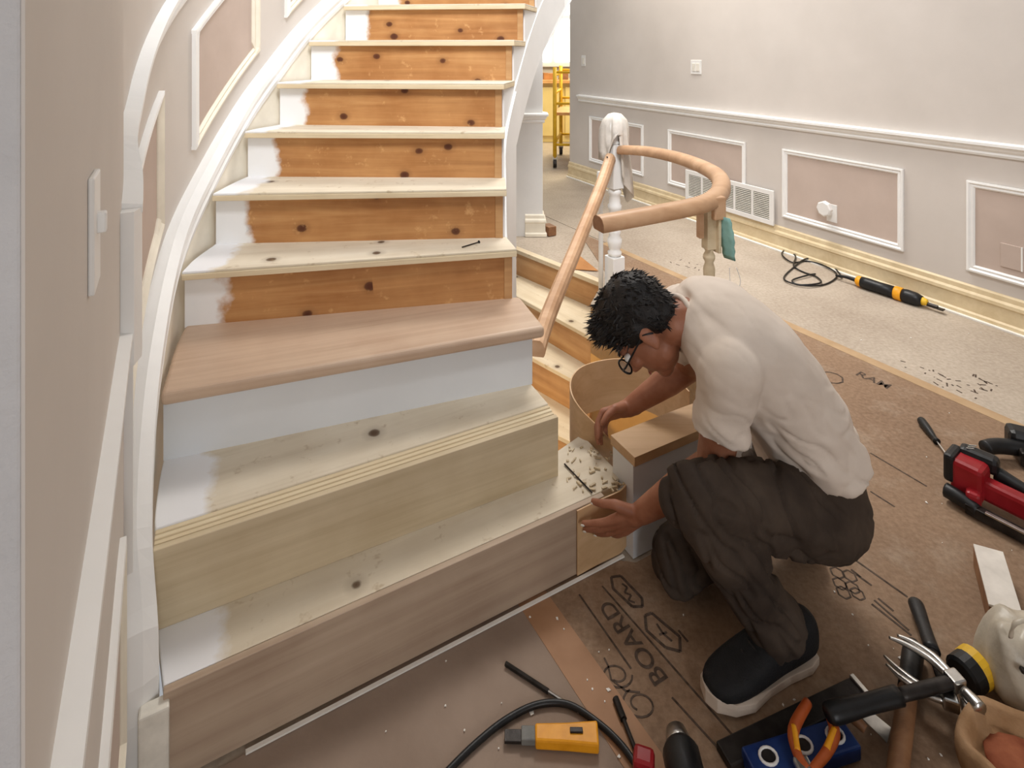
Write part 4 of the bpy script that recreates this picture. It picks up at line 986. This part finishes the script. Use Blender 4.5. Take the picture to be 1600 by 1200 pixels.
# blue ringed level
a, b_ = P(1165, 1192, .02), P(1322, 1142, .02); ax = (b_ - a).normalized(); sd_ = Vector((-ax.y, ax.x, 0))
lv = thing('blue_level', a.lerp(b_, .5) - Z(.02), 'blue plastic level with white ringed holes under the pliers', 'level')
obox(a.lerp(b_, .5) - sd_ * .012, ax, ((b_ - a).length, .055, .03), 'blue_plastic', lv, 'body', .004)
for f_ in (.18, .52, .84):
    c_ = a.lerp(b_, f_) - sd_ * .012 + Z(.016)
    MB().tube([c_ + ax * .017 * math.cos(k * .3927) + sd_ * .014 * math.sin(k * .3927) for k in range(16)], .0028, 8, closed=True).build('ring', M['white_plastic'], lv, smooth=True)
    MB().lathe([(.013, 0), (.013, .001)], c_ - Z(.0005), (0, 0, 1), 14).build('hole', M['dark_metal'], lv)
# pliers
pl_ = thing('pliers', P(1270, 1195), 'pliers with orange and yellow grips lying on the blue level', 'pliers')
h1 = [P(1262, 1202, .052), P(1246, 1178, .054), P(1240, 1140, .056), P(1262, 1098, .052)]; h2 = [P(1268, 1204, .052), P(1292, 1175, .054), P(1304, 1145, .054), P(1297, 1120, .05)]
for hh_ in (h1, h2):
    tubeobj(hh_, [.007, .009, .0105, .009], 'orange_plastic', pl_, 'grip', 12, 6); tubeobj([hh_[1] + Z(.006), hh_[1].lerp(hh_[2], .5) + Z(.0075), hh_[2] + Z(.006)], .006, 'yellow_plastic', pl_, 'grip_inlay', 8, 5)
obox(P(1264, 1215, .05), Vector((.1, -1, 0)), (.06, .03, .014), 'steel', pl_, 'jaw', .004)
# dark bar with steel end
a, b_ = P(1130, 1182, .012), P(1342, 1078, .012); ax = (b_ - a).normalized(); br = thing('metal_bar', a.lerp(b_, .5) - Z(.012), 'long dark flat metal bar with a bright end beside the shoe', 'metal bar')
obox(a.lerp(b_, .5) + Z(-.002), ax, ((b_ - a).length, .044, .018), 'dark_metal', br, 'bar', .003); obox(b_ + ax * .004, ax, (.012, .046, .022), 'steel', br, 'end_cap', .002)
# hammers
def hammer(a, b_, rg, mat2, label, hup=None, heads=True, flip=1, claw_h=.0):
    ax = (b_ - a).normalized(); sd_ = Vector((-ax.y, ax.x, 0)).normalized() * flip
    h_ = thing('claw_hammer', a.lerp(b_, .5) - Z(a.lerp(b_, .5).z), label, 'hammer')
    tubeobj([a, a.lerp(b_, .05), a.lerp(b_, .3), a.lerp(b_, .55)], [rg * .7, rg, rg * .85, rg * .9], 'black_plastic', h_, 'grip', 14, 4, .8)
    tubeobj([a.lerp(b_, .55), a.lerp(b_, .8), b_], [rg * .6, rg * .65, rg * .6], mat2, h_, 'shaft', 12, 4, .8)
    if heads:
        hd = tubeobj([b_ - sd_ * .055, b_ - sd_ * .045, b_ - sd_ * .02], [.015, .015, .011], 'steel', h_, 'striking_face', 14, 3)
        MB().box(b_, (.03, .03, .026), Matrix((ax, sd_, Vector((0, 0, 1)))).transposed()).build('head_eye', M['steel'], h_, bevel=.004)
        for s2 in (-1, 1): tubeobj([b_ + sd_ * .012 + ax * s2 * .004, b_ + sd_ * .05 + ax * s2 * .007 - ax * .006, b_ + sd_ * .085 + ax * s2 * .010 - ax * .028, b_ + sd_ * .105 + ax * s2 * .011 - ax * .05], [.009, .008, .006, .003], 'steel', h_, 'claw', 10, 4, .8)
    return h_
hammer(P(1292, 1116, .07), P(1492, 1064, .075), .020, 'dark_metal', 'claw hammer with a bright steel claw lying on top of the tool heap', flip=1)
hammer(P(1430, 940, .022), P(1484, 1095, .052), .018, 'dark_metal', 'claw hammer with a black rubber grip pointing at the board icons', flip=-1)
h_ = thing('mallet', P(1412, 1100), 'mallet with a black grip and a worn wooden shaft under the top hammer', 'mallet')
a, b_ = P(1428, 1008, .024), P(1390, 1300, .024)
tubeobj([a, a.lerp(b_, .06), a.lerp(b_, .3)], [.016, .021, .019], 'black_plastic', h_, 'grip', 14, 4); tubeobj([a.lerp(b_, .3), a.lerp(b_, .6), b_], .018, 'handle_wood', h_, 'shaft', 14, 4)
MB().lathe([(.04, -.07), (.043, -.06), (.043, .06), (.04, .07)], b_ + Z(.022), (1, .2, 0), 18).build('head', M['dark_metal'], h_)
# putty knife
pk = thing('putty_knife', P(1365, 1160), 'small putty knife with a square steel blade under the hammers', 'putty knife')
q = [P(1347, 1143, 0), P(1362, 1133, 0), P(1392, 1158, 0), P(1386, 1182, 0)]; MB().prism([(p.x, p.y) for p in q][::-1], .026, .028).build('blade', M['steel'], pk)
tubeobj([P(1352, 1140, .028), P(1335, 1122, .034), P(1318, 1108, .034)], [.008, .011, .012], 'handle_wood', pk, 'handle', 10, 4)
# tape measure
tm = thing('tape_measure', P(1515, 1040), 'black and yellow tape measure standing beside the plastic bag', 'tape measure')
c_ = P(1512, 1052, .038); ax = Vector((.9, .35, .1))
MB().lathe([(.03, -.02), (.036, -.015), (.036, .012), (.03, .014)], c_, ax, 20).build('case', M['black_plastic'], tm, smooth=False); MB().lathe([(.036, .0), (.037, .004), (.037, .022), (.03, .026)], c_ + ax.normalized() * .012, ax, 20).build('yellow_rim', M['yellow_metal'], tm)
# wood block
wbk = thing('wood_block', P(1580, 975), 'wooden block with a pale top and a dark brown end', 'wood block')
a = P(1545, 985, 0); b2 = P(1598, 1002, 0); axx = (b2 - a).normalized(); bk = Vector((-axx.y, axx.x, 0)); bk = Vector((.5, .86, 0))
q = [a, b2, b2 + bk * .2, a + bk * .2]
MB().prism([(p.x, p.y) for p in q], .004, .058).build('block', M['handle_wood'], wbk, bevel=.002); MB().prism([(p.x, p.y) for p in q], .0585, .064).build('painted_top', M['rag'], wbk, bevel=.001)
# plastic bag with handle slots
bg = thing('plastic_bag', P(1590, 1080), 'crumpled off-white plastic bag with handle slots at the frame edge', 'bag')
c_ = P(1600, 1085, .0); m = MB(); rings = []
for j, (z, r) in enumerate(((.002, .075), (.03, .09), (.07, .086), (.11, .074), (.14, .06), (.155, .05))):
    rings.append([c_ + Vector(((r * (1 + .14 * math.sin(3 * a_ + j)) + .012 * math.sin(7 * a_ + 2 * j)) * math.cos(a_), r * .9 * (1 + .12 * math.sin(4 * a_ + j * 1.7)) * math.sin(a_), z + .008 * math.sin(5 * a_ + j))) for a_ in [2 * math.pi * k / 30 for k in range(30)]])
m.rings(rings); m.build('bag_body', M['bag_plastic'], bg, smooth=True, subdiv=1)
for dx in (-.03, .03): tubeobj([c_ + Vector((dx - .025, -.03, .155)), c_ + Vector((dx - .02, -.035, .19)), c_ + Vector((dx + .015, -.035, .195)), c_ + Vector((dx + .025, -.03, .155))], .006, 'bag_plastic', bg, 'bag_handle', 8, 5, .5)
obox(c_ + Vector((-.04, -.066, .112)), Vector((1, -.3, -.35)), (.045, .012, .008), 'dark_metal', bg, 'slot', .002)
# tan leather pouch with rusty nails
po = thing('leather_pouch', P(1570, 1200), 'tan leather pouch with a rusty inside at the frame edge', 'pouch')
c_ = P(1600, 1235, 0); rings = []
for z, r in ((.0, .085), (.03, .1), (.06, .1), (.075, .094), (.07, .08), (.045, .068), (.04, .01)):
    rings.append([c_ + Vector((r * 1.05 * (1 + .06 * math.sin(3 * a_) + .03 * math.sin(8 * a_ + z * 60)) * math.cos(a_), r * .95 * (1 + .05 * math.sin(5 * a_)) * math.sin(a_), z + .006 * math.sin(4 * a_))) for a_ in [2 * math.pi * k / 36 for k in range(36)]])
m = MB(); m.rings(rings); m.build('pouch_wall', M['leather_tan'], po, smooth=True)
MB().ell(c_ + Z(.045), (.064, .056, .012)).build('rusty_filling', M['rust'], po, smooth=True, noise=(.006, 60))
# red nailer
nr = thing('nail_gun', P(1540, 790), 'red and black nail gun lying on the floor beside the screwdriver', 'nail gun')
a = P(1510, 748, .06); ax = (P(1600, 792, .06) - a).normalized(); sd_ = Vector((-ax.y, ax.x, 0))
obox(a + ax * .01 + Z(.015), ax, (.085, .085, .10), 'red_plastic', nr, 'head_housing', .014)
obox(a - ax * .035 + Z(.03), ax, (.03, .088, .085), 'black_plastic', nr, 'nose_cap', .01)
obox(a + ax * .02 + sd_ * .045 + Z(.055), ax + sd_ * .1, (.10, .05, .05), 'black_plastic', nr, 'top_guard', .014)
for k in range(3): obox(a - ax * .0 + sd_ * (.035 + .012 * k) + Z(.081), sd_ + ax, (.022, .004, .003), 'steel', nr, 'vent_rib', .001)
obox(a + ax * .155 - sd_ * .0 + Z(.0), ax, (.24, .05, .06), 'red_plastic', nr, 'body_beam', .012)
obox(a + ax * .03 - sd_ * .04 + Z(-.02), ax * .2 - sd_, (.06, .038, .05), 'red_plastic', nr, 'magazine_clamp', .01)
tubeobj([a + ax * .06 + sd_ * .055 + Z(.03), a + ax * .14 + sd_ * .05 + Z(.02), a + ax * .26 + sd_ * .04 + Z(.01)], [.022, .018, .02], 'black_plastic', nr, 'handle', 14, 5)
tubeobj([a - ax * .035 - sd_ * .06 + Z(-.03), a + ax * .0 - sd_ * .065 + Z(-.03), a + ax * .05 - sd_ * .075 + Z(-.035)], [.022, .022, .018], 'black_plastic', nr, 'magazine_end', 10, 4)
obox(a + ax * .15 - sd_ * .075 + Z(-.038), ax, (.26, .03, .03), 'dark_metal', nr, 'magazine', .004); obox(a + ax * .17 - sd_ * .085 + Z(-.021), ax, (.2, .012, .006), 'steel', nr, 'magazine_rail', .001)
bt = thing('cordless_tool', P(1590, 712), 'black cordless tool with a dark green grip behind the nail gun', 'power tool')
a = P(1580, 700, .045); tubeobj([a + Vector((-.09, .0, 0)), a + Vector((-.03, .01, 0)), a + Vector((.08, -.01, 0))], [.022, .024, .026], 'black_plastic', bt, 'grip', 14, 5)
obox(a + Vector((.07, .02, .012)), Vector((1, -.5, 0)), (.11, .075, .075), 'black_plastic', bt, 'motor_housing', .018); obox(a + Vector((.06, -.05, -.012)), Vector((1, -.5, 0)), (.12, .045, .05), 'dark_metal', bt, 'battery', .008)
# screwdriver
a, b_ = P(1438, 655, .016), P(1464, 690, .014); sdv = thing('screwdriver', P(1450, 672), 'screwdriver with a black bulbous handle beside the nail gun', 'screwdriver')
tubeobj([a, a.lerp(b_, .1), a.lerp(b_, .5), a.lerp(b_, .85), b_], [.008, .015, .014, .0095, .012], 'black_plastic', sdv, 'handle', 14, 4); MB().tube([b_, b_ + (b_ - a) * .75], .003, 8).build('shaft', M['steel'], sdv)
# corded multi-tool by the baseboard
a, b_ = P(1338, 438, .035), P(1446, 472, .035); ax = (b_ - a).normalized(); mt_ = thing('multi_tool', P(1390, 462), 'black corded multi-tool with yellow bands lying along the baseboard', 'power tool')
L = (b_ - a).length
MB().lathe([(.022, 0), (.03, .01), (.03, .04)], a, ax, 16).build('yellow_band', M['yellow_plastic'], mt_, smooth=True)
MB().lathe([(.031, .03), (.034, .06), (.032, L * .35), (.034, L * .6)], a, ax, 16).build('body', M['black_plastic'], mt_, smooth=True)
MB().lathe([(.036, L * .58), (.038, L * .6), (.038, L * .68), (.035, L * .69)], a, ax, 16).build('yellow_band', M['yellow_plastic'], mt_, smooth=True)
MB().lathe([(.034, L * .68), (.038, L * .75), (.036, L * .88), (.026, L * .96)], a, ax, 16).build('gear_housing', M['black_plastic'], mt_, smooth=True)
MB().lathe([(.026, L * .93), (.016, L * 1.02), (.012, L * 1.03)], a, ax, 14).build('nose_ring', M['yellow_metal'], mt_, smooth=True)
MB().lathe([(.011, L * 1.02), (.011, L * 1.16)], a + Z(-.008), ax, 10).build('spindle', M['dark_metal'], mt_); obox(a + ax * L * 1.2 - Z(.012), ax, (.03, .03, .006), 'dark_metal', mt_, 'blade', .001)
tubeobj([a, a - ax * .06, a - ax * .12 - Z(.01)], [.012, .009, .006], 'black_plastic', mt_, 'strain_relief', 10, 4)
cp_ = [(1315, 432), (1295, 412), (1262, 404), (1240, 418), (1225, 436), (1255, 446), (1290, 444), (1308, 430), (1290, 416), (1262, 408), (1238, 410), (1222, 398), (1228, 391), (1243, 400), (1240, 415), (1255, 425), (1275, 432), (1282, 442), (1250, 445), (1238, 438), (1262, 430), (1274, 428)]
tubeobj([a - ax * .12 - Z(.01)] + [P(x, y, .006 + .004 * (k % 3)) for k, (x, y) in enumerate(cp_)], .005, 'black_plastic', mt_, 'power_cord', 8, 6)
